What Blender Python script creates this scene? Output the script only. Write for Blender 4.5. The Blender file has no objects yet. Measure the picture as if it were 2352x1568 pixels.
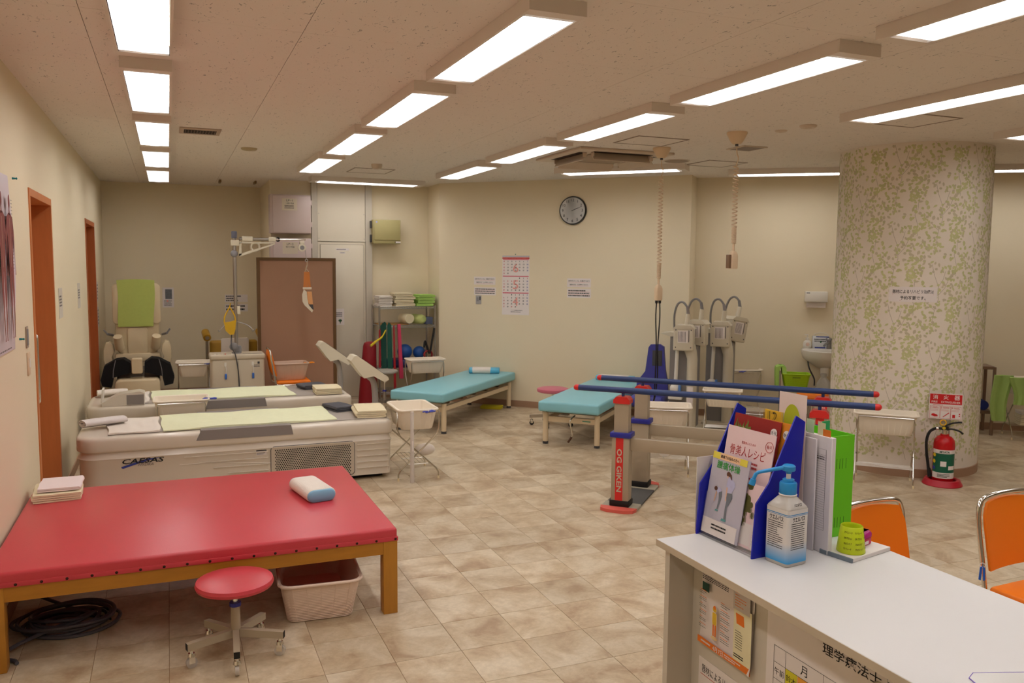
import bpy, bmesh, math, random
from mathutils import Vector, Matrix, Euler
PI = math.pi
random.seed(7)
S = bpy.context.scene
COL = S.collection

# ------------------------------------------------------------------ camera
FPX, YAW, PITCH, ROLL, CAMH = 1901.2, .3928, .0906, .0083, 1.68
_f = Vector((math.sin(YAW)*math.cos(PITCH), math.cos(YAW)*math.cos(PITCH), -math.sin(PITCH)))
_r0 = Vector((math.cos(YAW), -math.sin(YAW), 0)); _u0 = _r0.cross(_f)
_r = _r0*math.cos(ROLL) + _u0*math.sin(ROLL); _u = _u0*math.cos(ROLL) - _r0*math.sin(ROLL)
cd = bpy.data.cameras.new('camera'); cam = bpy.data.objects.new('camera', cd); COL.objects.link(cam)
cam.matrix_world = Matrix(((_r.x, _u.x, -_f.x, 0), (_r.y, _u.y, -_f.y, 0), (_r.z, _u.z, -_f.z, CAMH), (0, 0, 0, 1)))
cd.sensor_width = 22.3; cd.lens = FPX/2352*22.3; cd.clip_start = .05
cd.dof.use_dof = True; cd.dof.focus_distance = 2.9; cd.dof.aperture_fstop = 5.0
S.camera = cam

# ------------------------------------------------------------------ world, exposure
w = bpy.data.worlds.new('world'); S.world = w; w.use_nodes = True
w.node_tree.nodes['Background'].inputs[0].default_value = (.5, .47, .42, 1)
w.node_tree.nodes['Background'].inputs[1].default_value = .05
S.view_settings.view_transform = 'Standard'; S.view_settings.look = 'None'
S.view_settings.gamma = 1; S.view_settings.use_curve_mapping = False
S.view_settings.exposure = 0.0
LAMP_POWER = 9.0
LAMP_TINT = (1.0, .985, .99)

# ------------------------------------------------------------------ helpers
def lin(c):
    return tuple((x/255/12.92 if x/255 <= .04045 else ((x/255+.055)/1.055)**2.4) for x in c[:3])
MATS = {}
def mat(name, rgb, rough=.5, metal=0., var=.06, vscale=6., bump=0., bscale=200., trans=0., alpha=1., emit=0., spec=.5, ior=1.45, coat=0., stretch=None):
    """procedural material: Principled with noise tint and optional noise bump"""
    if name in MATS: return MATS[name]
    m = bpy.data.materials.new(name); m.use_nodes = True; nt = m.node_tree; N = nt.nodes; L = nt.links
    b = N['Principled BSDF']; c = lin(rgb)
    b.inputs['Roughness'].default_value = rough; b.inputs['Metallic'].default_value = metal
    b.inputs['Transmission Weight'].default_value = trans; b.inputs['Alpha'].default_value = alpha
    b.inputs['Specular IOR Level'].default_value = spec; b.inputs['IOR'].default_value = ior
    b.inputs['Coat Weight'].default_value = coat
    tc = N.new('ShaderNodeTexCoord'); mp = N.new('ShaderNodeMapping')
    L.new(tc.outputs['Object'], mp.inputs['Vector'])
    if stretch: mp.inputs['Scale'].default_value = stretch
    nz = N.new('ShaderNodeTexNoise'); nz.inputs['Scale'].default_value = vscale; nz.inputs['Detail'].default_value = 4
    L.new(mp.outputs[0], nz.inputs['Vector'])
    mx = N.new('ShaderNodeMix'); mx.data_type = 'RGBA'
    mx.inputs['A'].default_value = (*[max(0, x*(1-var)) for x in c], 1); mx.inputs['B'].default_value = (*[min(1, x*(1+var)) for x in c], 1)
    L.new(nz.outputs['Fac'], mx.inputs['Factor']); L.new(mx.outputs['Result'], b.inputs['Base Color'])
    if bump > 0:
        n2 = N.new('ShaderNodeTexNoise'); n2.inputs['Scale'].default_value = bscale; n2.inputs['Detail'].default_value = 3
        L.new(tc.outputs['Object'], n2.inputs['Vector'])
        bp = N.new('ShaderNodeBump'); bp.inputs['Strength'].default_value = bump; bp.inputs['Distance'].default_value = .004
        L.new(n2.outputs['Fac'], bp.inputs['Height']); L.new(bp.outputs[0], b.inputs['Normal'])
    if emit:
        b.inputs['Emission Color'].default_value = (*c, 1); b.inputs['Emission Strength'].default_value = emit
    MATS[name] = m
    return m

def rotz(a): return Matrix.Rotation(a, 4, 'Z')
class MB:
    """collects shapes; build() links them as ONE mesh object"""
    def __init__(s): s.v = []; s.f = []; s.mi = []; s.T = None
    def add(s, vs, fs, mi=0, T=None):
        o = len(s.v)
        for p in vs:
            p = Vector(p)
            if T is not None: p = T @ p
            if s.T is not None: p = s.T @ p
            s.v.append(p)
        for f in fs: s.f.append([i+o for i in f]); s.mi.append(mi)
        return s
    def box(s, x0, x1, y0, y1, z0, z1, bev=0., seg=2, mi=0, T=None):
        if bev <= 0:
            vs = [(x, y, z) for z in (z0, z1) for y in (y0, y1) for x in (x0, x1)]
            return s.add(vs, [(0, 2, 3, 1), (4, 5, 7, 6), (0, 1, 5, 4), (2, 6, 7, 3), (0, 4, 6, 2), (1, 3, 7, 5)], mi, T)
        bm = bmesh.new(); bmesh.ops.create_cube(bm, size=1)
        for v in bm.verts: v.co = Vector(((x0+x1)/2+v.co.x*(x1-x0), (y0+y1)/2+v.co.y*(y1-y0), (z0+z1)/2+v.co.z*(z1-z0)))
        bmesh.ops.bevel(bm, geom=bm.edges[:], offset=bev, segments=seg, affect='EDGES', profile=.5)
        s.bm(bm, mi, T); return s
    def bm(s, bm, mi=0, T=None):
        bm.verts.index_update(); s.add([v.co.copy() for v in bm.verts], [[v.index for v in f.verts] for f in bm.faces], mi, T); bm.free()
    def frust(s, c0, a0, b0, c1, a1, b1, mi=0, T=None):
        """four-sided tapered block: half sizes a,b at centres c0 (low) and c1 (high)"""
        vs = [(c0[0]+i*a0, c0[1]+j*b0, c0[2]) for j in (-1, 1) for i in (-1, 1)] + [(c1[0]+i*a1, c1[1]+j*b1, c1[2]) for j in (-1, 1) for i in (-1, 1)]
        return s.add(vs, [(0, 2, 3, 1), (4, 5, 7, 6), (0, 1, 5, 4), (2, 6, 7, 3), (0, 4, 6, 2), (1, 3, 7, 5)], mi, T)
    def cyl(s, p0, p1, r0, r1=None, seg=16, mi=0, T=None, caps=True):
        if r1 is None: r1 = r0
        p0 = Vector(p0); p1 = Vector(p1); d = (p1-p0).normalized(); a = d.orthogonal().normalized(); b = d.cross(a)
        vs = []
        for p, r in ((p0, r0), (p1, r1)):
            for i in range(seg):
                t = 2*PI*i/seg; vs.append(p+a*(r*math.cos(t))+b*(r*math.sin(t)))
        fs = [(i, (i+1) % seg, seg+(i+1) % seg, seg+i) for i in range(seg)]
        if caps: fs += [list(range(seg))[::-1], list(range(seg, 2*seg))]
        return s.add(vs, fs, mi, T)
    def tube(s, pts, r, seg=8, closed=False, mi=0, T=None):
        pts = [Vector(p) for p in pts]; n = len(pts); rs = r if isinstance(r, (list, tuple)) else [r]*n
        vs = []; prev = None
        for i, p in enumerate(pts):
            if closed: d = pts[(i+1) % n]-pts[i-1]
            else: d = pts[min(i+1, n-1)]-pts[max(i-1, 0)]
            d.normalize()
            if prev is None: a = d.orthogonal().normalized()
            else:
                a = prev-d*prev.dot(d)
                a = a.normalized() if a.length > 1e-6 else d.orthogonal().normalized()
            prev = a; b = d.cross(a)
            for k in range(seg):
                t = 2*PI*k/seg; vs.append(p+a*(rs[i]*math.cos(t))+b*(rs[i]*math.sin(t)))
        fs = []
        for i in range(n if closed else n-1):
            j = (i+1) % n
            for k in range(seg): fs.append((i*seg+k, i*seg+(k+1) % seg, j*seg+(k+1) % seg, j*seg+k))
        if not closed: fs += [list(range(seg))[::-1], list(range((n-1)*seg, n*seg))]
        return s.add(vs, fs, mi, T)
    def lathe(s, prof, seg=24, c=(0, 0, 0), mi=0, T=None, sx=1., sy=1., caps=True):
        vs = []
        for r, z in prof:
            for k in range(seg):
                t = 2*PI*k/seg; vs.append((c[0]+r*sx*math.cos(t), c[1]+r*sy*math.sin(t), c[2]+z))
        fs = []
        for i in range(len(prof)-1):
            for k in range(seg): fs.append((i*seg+k, i*seg+(k+1) % seg, (i+1)*seg+(k+1) % seg, (i+1)*seg+k))
        if caps and prof[0][0] > 1e-5: fs.append(list(range(seg))[::-1])
        if caps and prof[-1][0] > 1e-5: fs.append(list(range((len(prof)-1)*seg, len(prof)*seg)))
        return s.add(vs, fs, mi, T)
    def loft(s, rings, cap=True, closed=True, mi=0, T=None):
        n = len(rings[0]); vs = [p for r in rings for p in r]; fs = []
        for i in range(len(rings)-1):
            for k in range(n if closed else n-1): fs.append((i*n+k, i*n+(k+1) % n, (i+1)*n+(k+1) % n, (i+1)*n+k))
        if cap and closed: fs += [list(range(n))[::-1], list(range((len(rings)-1)*n, len(rings)*n))]
        return s.add(vs, fs, mi, T)
    def prism(s, poly, a, b, ax='y', mi=0, T=None):
        """polygon given in the other two axes, extruded from a to b along ax"""
        def P(u, v, w): return {'y': (u, w, v), 'x': (w, u, v), 'z': (u, v, w)}[ax]
        n = len(poly); vs = [P(u, v, a) for u, v in poly]+[P(u, v, b) for u, v in poly]
        fs = [list(range(n)), list(range(n, 2*n))[::-1]]+[(i, n+i, n+(i+1) % n, (i+1) % n) for i in range(n)]
        return s.add(vs, fs, mi, T)
    def ball(s, c, rx, ry=None, rz=None, u=16, v=10, mi=0, T=None):
        ry = ry or rx; rz = rz or rx
        bm = bmesh.new(); bmesh.ops.create_uvsphere(bm, u_segments=u, v_segments=v, radius=1)
        for q in bm.verts: q.co = Vector((c[0]+q.co.x*rx, c[1]+q.co.y*ry, c[2]+q.co.z*rz))
        s.bm(bm, mi, T); return s
    # ---- flat print, drawn in local XZ facing -y at depth y
    def rect(s, x0, x1, z0, z1, y=0., mi=0, T=None):
        return s.add([(x0, y, z0), (x1, y, z0), (x1, y, z1), (x0, y, z1)], [(0, 1, 2, 3)], mi, T)
    def poly(s, pts, y=0., mi=0, T=None):
        return s.add([(p[0], y, p[1]) for p in pts], [list(range(len(pts)))], mi, T)
    def disc(s, cx, cz, r, y=0., rz=None, seg=28, mi=0, T=None):
        rz = rz or r
        return s.poly([(cx+r*math.cos(2*PI*i/seg), cz+rz*math.sin(2*PI*i/seg)) for i in range(seg)], y, mi, T)
    def frame(s, x0, x1, z0, z1, t, y=0., mi=0):
        s.rect(x0, x1, z0, z0+t, y, mi); s.rect(x0, x1, z1-t, z1, y, mi); s.rect(x0, x0+t, z0+t, z1-t, y, mi); s.rect(x1-t, x1, z0+t, z1-t, y, mi)
        return s
    def text(s, body, h, x, z, y=0., w=None, al='c', bold=0., mi=0, T=None, rot=0.):
        vs, fs, bw = glyphs(body, bold)
        k = h; kx = k
        if w: kx = w/max(bw, 1e-6)
        ox = {'c': -bw*kx/2, 'l': 0, 'r': -bw*kx}[al]
        ca, sa = math.cos(rot), math.sin(rot)
        out = []
        for a, b in vs:
            px, pz = ox+a*kx, b*k
            out.append((x+px*ca-pz*sa, y, z+px*sa+pz*ca))
        return s.add(out, fs, mi, T)
    def dashes(s, x0, x1, z0, z1, rows, y=0., mi=0, seed=1, fill=.5, full=.9):
        """lines of print too small to read: broken strokes"""
        r = random.Random(seed); dz = (z1-z0)/rows
        for i in range(rows):
            zc = z1-dz*(i+.5); hh = dz*fill/2; x = x0; end = x0+(x1-x0)*(full if r.random() < .75 else full*r.uniform(.35, .9))
            while x < end:
                wd = (x1-x0)*r.uniform(.03, .09); s.rect(x, min(x+wd, end), zc-hh, zc+hh, y, mi); x += wd+(x1-x0)*r.uniform(.008, .02)
        return s
    def mesh(s, name):
        me = bpy.data.meshes.new(name); me.from_pydata([tuple(v) for v in s.v], [], s.f)
        me.polygons.foreach_set('material_index', s.mi); me.update()
        return me
    def build(s, name, mats, parent=None, loc=None, rz=0., flat=False, ang=38):
        me = s.mesh(name)
        for m in (mats if isinstance(mats, (list, tuple)) else [mats]): me.materials.append(m)
        if not flat:
            me.polygons.foreach_set('use_smooth', [True]*len(me.polygons)); me.set_sharp_from_angle(angle=math.radians(ang))
        o = bpy.data.objects.new(name, me); COL.objects.link(o)
        if name in PRINT: o['kind'] = 'stuff'
        if parent: o.parent = parent
        if loc: o.location = loc
        o.rotation_euler = (0, 0, rz)
        return o
PRINT = {'slots', 'label_white', 'orange_fine_print', 'fine_print', 'figure_limbs', 'yellow_cells', 'orange_cells', 'red_cells', 'red_figures', 'black_figures', 'blue_figures', 'tendon_print', 'lettering', 'label_print', 'red_print', 'cup_lettering', 'table_print', 'numerals', 'vegetable_print', 'hair', 'skin', 'shoes', 'shirts', 'trousers', 'scale_red', 'scale_blue', 'band_ends', 'white_fields', 'door_plates', 'pink_bands', 'red_lettering', 'black_lettering'}   # flat print too small to pick apart
_gc = {}
def glyphs(body, bold=0.):
    key = (body, bold)
    if key in _gc: return _gc[key]
    c = bpy.data.curves.new('glyph', 'FONT'); c.body = body; c.size = 1; c.fill_mode = 'FRONT'; c.resolution_u = 2; c.offset = bold
    o = bpy.data.objects.new('glyph', c); me = bpy.data.meshes.new_from_object(o)
    vs = [(v.co.x, v.co.y) for v in me.vertices]; fs = [list(p.vertices) for p in me.polygons]
    bpy.data.objects.remove(o); bpy.data.curves.remove(c); bpy.data.meshes.remove(me)
    if vs:
        x0 = min(v[0] for v in vs); z0 = min(v[1] for v in vs); z1 = max(v[1] for v in vs); hh = max(z1-z0, .3)
        vs = [((a-x0)/hh, (b-z0)/hh-.5) for a, b in vs]; bw = max(v[0] for v in vs)
    else: bw = 1
    _gc[key] = (vs, fs, bw)
    return _gc[key]

def tag(o, label, cat, group=None):
    o['label'] = label; o['category'] = cat
    if group: o['group'] = group
    return o
def thing(name, label, cat, loc=(0, 0, 0), rz=0., group=None):
    o = bpy.data.objects.new(name, None); COL.objects.link(o); o.empty_display_size = .1
    o.location = loc; o.rotation_euler = (0, 0, rz)
    return tag(o, label, cat, group)
def struct(o): o['kind'] = 'structure'; return o
def copy_tree(o, parent=None):
    c = o.copy(); COL.objects.link(c); c.parent = parent
    for ch in list(o.children): copy_tree(ch, c)
    return c
def share(src, name, parent, loc=(0, 0, 0), rot=(0, 0, 0), scale=(1, 1, 1)):
    o = bpy.data.objects.new(name, src.data); COL.objects.link(o); o.parent = parent; o.location = loc; o.rotation_euler = rot; o.scale = scale
    return o
def arc(c, r, a0, a1, n, plane='xz'):
    out = []
    for i in range(n+1):
        t = a0+(a1-a0)*i/n; u, v = r*math.cos(t), r*math.sin(t)
        out.append({'xz': (c[0]+u, c[1], c[2]+v), 'yz': (c[0], c[1]+u, c[2]+v), 'xy': (c[0]+u, c[1]+v, c[2])}[plane])
    return out
def bez(p, n=12):
    """smooth Catmull-Rom path through points"""
    p = [Vector(q) for q in p]; out = []
    for i in range(len(p)-1):
        a = p[max(i-1, 0)]; b = p[i]; c = p[i+1]; d = p[min(i+2, len(p)-1)]
        for k in range(n):
            t = k/n; out.append(.5*((2*b)+(c-a)*t+(2*a-5*b+4*c-d)*t*t+(3*b-a-3*c+d)*t**3))
    out.append(p[-1]); return out
def rrect(w, h, r, n=5):
    """rounded rectangle outline centred at 0"""
    out = []
    for cx, cz, a in ((w/2-r, h/2-r, 0), (-w/2+r, h/2-r, PI/2), (-w/2+r, -h/2+r, PI), (w/2-r, -h/2+r, 1.5*PI)):
        for i in range(n+1): t = a+PI/2*i/n; out.append((cx+r*math.cos(t), cz+r*math.sin(t)))
    return out

# ------------------------------------------------------------------ shared materials
WALL = mat('wallpaper_cream', (234, 219, 188), .75, var=.02, vscale=2, bump=.25, bscale=350)
BASEB = mat('baseboard_vinyl', (168, 132, 104), .6)
CEILC = lin((236, 226, 216))
WHITE = mat('white_plastic', (232, 226, 214), .4, var=.02)
CREAM = mat('cream_plastic', (226, 216, 192), .4, var=.02)
IVORY = mat('ivory_plastic', (226, 200, 166), .5, var=.03)
PAPER = mat('white_paper', (236, 226, 220), .7, var=.02)
CHROME = mat('chrome', (225, 222, 215), .12, 1., var=.02)
STEEL = mat('brushed_steel', (178, 174, 168), .35, 1., var=.05)
BLACK = mat('black_rubber', (22, 20, 20), .6)
INK = mat('black_ink', (24, 22, 22), .7)
INKG = mat('grey_ink', (112, 104, 104), .7)
INKR = mat('red_ink', (196, 40, 36), .7)
INKB = mat('blue_ink', (52, 66, 150), .7)
REDP = mat('red_plastic', (214, 44, 40), .4)
BLUEP = mat('blue_plastic', (44, 48, 150), .4)
TCREAM = mat('cream_towel', (236, 222, 186), .95, var=.05, vscale=30, bump=.6, bscale=260)
TWHITE = mat('white_towel', (236, 226, 214), .95, var=.04, vscale=30, bump=.6, bscale=260)
TGREEN = mat('lime_towel', (236, 238, 200), .95, var=.05, vscale=30, bump=.6, bscale=260)
TURQ = mat('turquoise_vinyl', (140, 200, 210), .38, var=.03, bump=.1, bscale=300)
REDV = mat('red_vinyl', (203, 64, 74), .33, var=.04, vscale=3, bump=.12, bscale=250)
PINKV = mat('pink_vinyl', (206, 112, 130), .4)
ORANGEV = mat('orange_vinyl', (250, 130, 18), .45, var=.02, bump=.1, bscale=400)
LEGCREAM = mat('cream_enamel', (222, 200, 164), .35, var=.02)
GREY = mat('mid_grey_plastic', (138, 136, 136), .5)
DGREY = mat('dark_grey_plastic', (72, 70, 72), .5)
BASKET = mat('ivory_basket', (246, 234, 214), .45, var=.03)
GREYUNIT = mat('warm_grey_enamel', (174, 158, 134), .42, var=.02)
# ================================================================== THE ROOM
ZC = 2.68; XL = -.741; R45 = math.radians(-45)
U45 = Vector((math.sqrt(.5), -math.sqrt(.5), 0)); N45 = Vector((math.sqrt(.5), math.sqrt(.5), 0))
DW = 9.13                                  # distance of the slanting clock wall
TILE, TX0, TY0 = .2961, 1.1434, 5.3814
def px_of(p):
    q = Vector(p)-Vector((0, 0, CAMH)); d = q.dot(_f)
    if d < .1: return None
    return 1176+FPX*q.dot(_r)/d, 784-FPX*q.dot(_u)/d

# ---- floor: slab and tiles
def tile_material():
    m = bpy.data.materials.new('stone_vinyl_tile'); m.use_nodes = True; nt = m.node_tree; N = nt.nodes; L = nt.links; b = N['Principled BSDF']
    g = N.new('ShaderNodeNewGeometry'); oi = N.new('ShaderNodeObjectInfo')
    ad = N.new('ShaderNodeMath'); ad.operation = 'ADD'; L.new(g.outputs['Random Per Island'], ad.inputs[0]); L.new(oi.outputs['Random'], ad.inputs[1])
    ml = N.new('ShaderNodeMath'); ml.operation = 'MULTIPLY'; ml.inputs[1].default_value = 37.; L.new(ad.outputs[0], ml.inputs[0])
    cb = N.new('ShaderNodeCombineXYZ'); L.new(ml.outputs[0], cb.inputs[0]); L.new(ml.outputs[0], cb.inputs[1])
    va = N.new('ShaderNodeVectorMath'); va.operation = 'ADD'; L.new(g.outputs['Position'], va.inputs[0]); L.new(cb.outputs[0], va.inputs[1])
    n1 = N.new('ShaderNodeTexNoise'); n1.inputs['Scale'].default_value = 4.5; n1.inputs['Detail'].default_value = 5; n1.inputs['Roughness'].default_value = .6; n1.inputs['Distortion'].default_value = .5; L.new(va.outputs[0], n1.inputs['Vector'])
    n2 = N.new('ShaderNodeTexNoise'); n2.inputs['Scale'].default_value = 38; n2.inputs['Detail'].default_value = 6; n2.inputs['Roughness'].default_value = .7; L.new(va.outputs[0], n2.inputs['Vector'])
    r1 = N.new('ShaderNodeValToRGB'); e = r1.color_ramp.elements
    e[0].position = .34; e[0].color = (*lin((172, 146, 116)), 1); e[1].position = .62; e[1].color = (*lin((212, 197, 172)), 1)
    e2 = r1.color_ramp.elements.new(.47); e2.color = (*lin((194, 174, 144)), 1)
    L.new(n1.outputs['Fac'], r1.inputs['Fac'])
    r2 = N.new('ShaderNodeValToRGB'); e = r2.color_ramp.elements; e[0].position = .3; e[0].color = (.86, .83, .78, 1); e[1].position = .72; e[1].color = (1.06, 1.05, 1.03, 1)
    L.new(n2.outputs['Fac'], r2.inputs['Fac'])
    mx = N.new('ShaderNodeMix'); mx.data_type = 'RGBA'; mx.blend_type = 'MULTIPLY'; mx.inputs['Factor'].default_value = 1
    L.new(r1.outputs[0], mx.inputs['A']); L.new(r2.outputs[0], mx.inputs['B'])
    rb = N.new('ShaderNodeMath'); rb.operation = 'MULTIPLY_ADD'; rb.inputs[1].default_value = .16; rb.inputs[2].default_value = .92; L.new(oi.outputs['Random'], rb.inputs[0])
    vm = N.new('ShaderNodeVectorMath'); vm.operation = 'SCALE'; L.new(mx.outputs['Result'], vm.inputs[0]); L.new(rb.outputs[0], vm.inputs['Scale'])
    L.new(vm.outputs[0], b.inputs['Base Color']); b.inputs['Roughness'].default_value = .42
    bp = N.new('ShaderNodeBump'); bp.inputs['Strength'].default_value = .12; bp.inputs['Distance'].default_value = .004; L.new(n2.outputs['Fac'], bp.inputs['Height']); L.new(bp.outputs[0], b.inputs['Normal'])
    return m
TILEM = tile_material()
JOINT = mat('floor_joint', (150, 116, 80), .7)
FX0, FX1, FY0, FY1 = -.9, 9.2, -3.2, 11.6
floor = struct(MB().box(FX0, FX1, FY0, FY1, -.06, -.0025).build('floor', JOINT))
tb = MB(); h = TILE/2-.0009; b_ = .0009
tb.add([(-h, -h, -.0035), (h, -h, -.0035), (h, h, -.0035), (-h, h, -.0035), (-h, -h, -b_), (h, -h, -b_), (h, h, -b_), (-h, h, -b_),
        (-h+.002, -h+.002, 0), (h-.002, -h+.002, 0), (h-.002, h-.002, 0), (-h+.002, h-.002, 0)],
       [(0, 1, 5, 4), (1, 2, 6, 5), (2, 3, 7, 6), (3, 0, 4, 7), (4, 5, 9, 8), (5, 6, 10, 9), (6, 7, 11, 10), (7, 4, 8, 11), (8, 9, 10, 11)])
cells = []
for i in range(-8, 28):
    for j in range(-30, 22):
        x = TX0+(i+.5)*TILE; y = TY0+(j+.5)*TILE
        if x < XL-.1 or x > 9.0 or y < -3 or y > 11.55: continue
        if x > 1.2 and y > 10.45: continue
        if (x+y)*math.sqrt(.5) > 9.6 and .588*x+.809*y > 9.8: continue
        cs = [px_of((x+a*TILE/2, y+c*TILE/2, 0)) for a, c in ((-1, -1), (1, -1), (1, 1), (-1, 1))]
        area = 0.
        if None not in cs:
            cl = [(min(max(p[0], 0), 2352), min(max(p[1], 0), 1568)) for p in cs]
            area = abs(sum(cl[k][0]*cl[(k+1) % 4][1]-cl[(k+1) % 4][0]*cl[k][1] for k in range(4)))/2
            hid = (1.3 < x < 4 and y < 2.3) or (x < 1.55 and 6.35 < y < 10) or (x < .9 and 4.45 < y < 6.3) or (x < 0.2 and 3.9 < y < 6.3)
            if hid: area *= .01
        cells.append((area, x, y))
cells.sort(reverse=True)
first = None
for k, (a, x, y) in enumerate(cells[:296]):
    if first is None: first = tb.build('tile', TILEM, floor, (x, y, 0), flat=True)
    else: share(first, 'tile', floor, (x, y, 0))
rest = MB()
for a, x, y in cells[296:]: rest.add(tb.v, tb.f, T=Matrix.Translation((x, y, 0)))
o = rest.build('far_tiles', TILEM, floor, flat=True); o['kind'] = 'stuff'

# ---- ceiling: slab and mineral boards
def board_material():
    m = bpy.data.materials.new('fissured_mineral_board'); m.use_nodes = True; nt = m.node_tree; N = nt.nodes; L = nt.links; b = N['Principled BSDF']
    g = N.new('ShaderNodeNewGeometry'); mp = N.new('ShaderNodeMapping'); mp.inputs['Rotation'].default_value = (0, 0, .5); mp.inputs['Scale'].default_value = (60, 26, 1); L.new(g.outputs['Position'], mp.inputs['Vector'])
    n1 = N.new('ShaderNodeTexNoise'); n1.inputs['Scale'].default_value = 1.; n1.inputs['Detail'].default_value = 3; n1.inputs['Distortion'].default_value = 1.2; L.new(mp.outputs[0], n1.inputs['Vector'])
    r = N.new('ShaderNodeValToRGB'); e = r.color_ramp.elements; e[0].position = .305; e[0].color = (*[x*.5 for x in CEILC], 1); e[1].position = .35; e[1].color = (*CEILC, 1)
    L.new(n1.outputs['Fac'], r.inputs['Fac']); L.new(r.outputs[0], b.inputs['Base Color']); b.inputs['Roughness'].default_value = .9
    return m
BOARD = board_material()
ceiling = struct(MB().box(FX0, FX1, FY0, FY1, ZC+.006, ZC+.08).build('ceiling', mat('ceiling_joint', (120, 100, 84), .8)))
PX, PY = .866, .93; hx, hy = PX/2-.0013, PY/2-.0008
pb = MB().box(-hx, hx, -hy, hy, 0, .01); first = None
for i in range(-1, 12):
    for j in range(-7, 10):
        x = -.30+(i+.5)*PX; y = 3.76+(j+.5)*PY
        if y > 11.8: continue
        if first is None: first = pb.build('ceiling_panel', BOARD, ceiling, (x, y, ZC), flat=True)
        else: share(first, 'ceiling_panel', ceiling, (x, y, ZC))

# ---- walls
def wall(name, boxes, m=WALL):
    b = MB()
    for q in boxes: b.box(*q)
    return struct(b.build(name, m, flat=True))
D1, D2 = (5.56, 6.55), (9.10, 10.17); DH = 2.112
wall('wall_left', [(XL-.2, XL, FY0, D1[0], 0, ZC), (XL-.2, XL, D1[1], D2[0], 0, ZC), (XL-.2, XL, D2[1], 11.45, 0, ZC), (XL-.2, XL, *D1, DH, ZC), (XL-.2, XL, *D2, DH, ZC)])
wall('wall_alcove', [(XL-.2, 1.14, 11.45, 11.6, 0, ZC)])
wall('wall_back', [(1.14, 3.1, 10.3, 11.6, 0, ZC)])
def slab45(name, s0, s1, d0, d1, z0, z1, m, parent=None):
    """slab along the slanting wall; s measured along U45 from the wall's foot point, d along N45"""
    b = MB(); b.box(s0, s1, d0, d1, z0, z1)
    o = b.build(name, m, parent, flat=True); o.rotation_euler = (0, 0, R45); return o
def s_of(x, y): return (x-y)*math.sqrt(.5)
SA = s_of(3.09, 9.822); SB = s_of(5.263, 7.649)
o = struct(slab45('wall_diagonal', SA, SB, DW, DW+.34, 0, ZC, WALL))
wall('wall_back_return', [(3.09, 3.3, 9.822, 10.4, 0, ZC)])
R36 = math.radians(-36); U36 = Vector((math.cos(R36), math.sin(R36), 0)); N36 = Vector((-math.sin(R36), math.cos(R36), 0)); DR = 9.60
def slab36(name, s0, s1, d0, d1, z0, z1, m, parent=None):
    o = MB().box(s0, s1, d0, d1, z0, z1).build(name, m, parent, flat=True); o.rotation_euler = (0, 0, R36); return o
struct(slab36('wall_diagonal_right', -.30, 4.45, DR, DR+.14, 0, ZC, WALL))
wall('wall_right', [(9.0, 9.2, FY0, 5.42, 0, ZC)])
wall('wall_rear', [(XL-.2, 9.2, FY0-.1, FY0+.1, 0, ZC)])
struct(slab45('baseboard_diagonal', SA, SB, DW-.008, DW, 0, .075, BASEB))
struct(slab36('baseboard_diagonal_right', -.18, 4.3, DR-.008, DR, 0, .075, BASEB))
struct(MB().box(1.14, 3.09, 10.292, 10.3, 0, .075).build('baseboard_back', BASEB))
struct(MB().box(XL, 1.14, 11.442, 11.45, 0, .075).build('baseboard_alcove', BASEB))
struct(MB().box(XL, XL+.008, FY0, D1[0], 0, .075).box(XL, XL+.008, D1[1], D2[0], 0, .075).box(XL, XL+.008, D2[1], 11.45, 0, .075).build('baseboard_left', BASEB))

# ---- sliding doors in the left wall
WOODD = mat('orange_wood_veneer', (176, 94, 46), .45, var=.14, vscale=5, stretch=(8, 8, 1))
WOODC = mat('light_orange_casing', (206, 126, 70), .45, var=.1, vscale=5, stretch=(8, 8, 1))
for n, (y0, y1) in enumerate((D1, D2)):
    d = MB().box(XL-.165, XL-.135, y0+.05, y1-.04, .005, DH-.04).build('door_%d' % (n+1), WOODD); struct(d)
    tr = MB().box(XL-.2, XL+.006, y0, y0+.045, 0, DH).box(XL-.2, XL+.006, y1-.04, y1, 0, DH).box(XL-.2, XL+.006, y0+.045, y1-.04, DH-.045, DH).build('trim_%d' % (n+1), WOODC if n == 0 else WOODD)
    struct(tr)
    if n == 0:
        hy = y0+.60
        pts = [(XL-.135, hy, .76), (XL-.075, hy, .76), (XL-.07, hy, .77)]+[(XL-.07, hy, .80+.37*i/6) for i in range(7)]+[(XL-.07, hy, 1.20), (XL-.075, hy, 1.21), (XL-.135, hy, 1.21)]
        MB().tube(pts, .014, 10).build('door_handle', CHROME, d)

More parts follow.
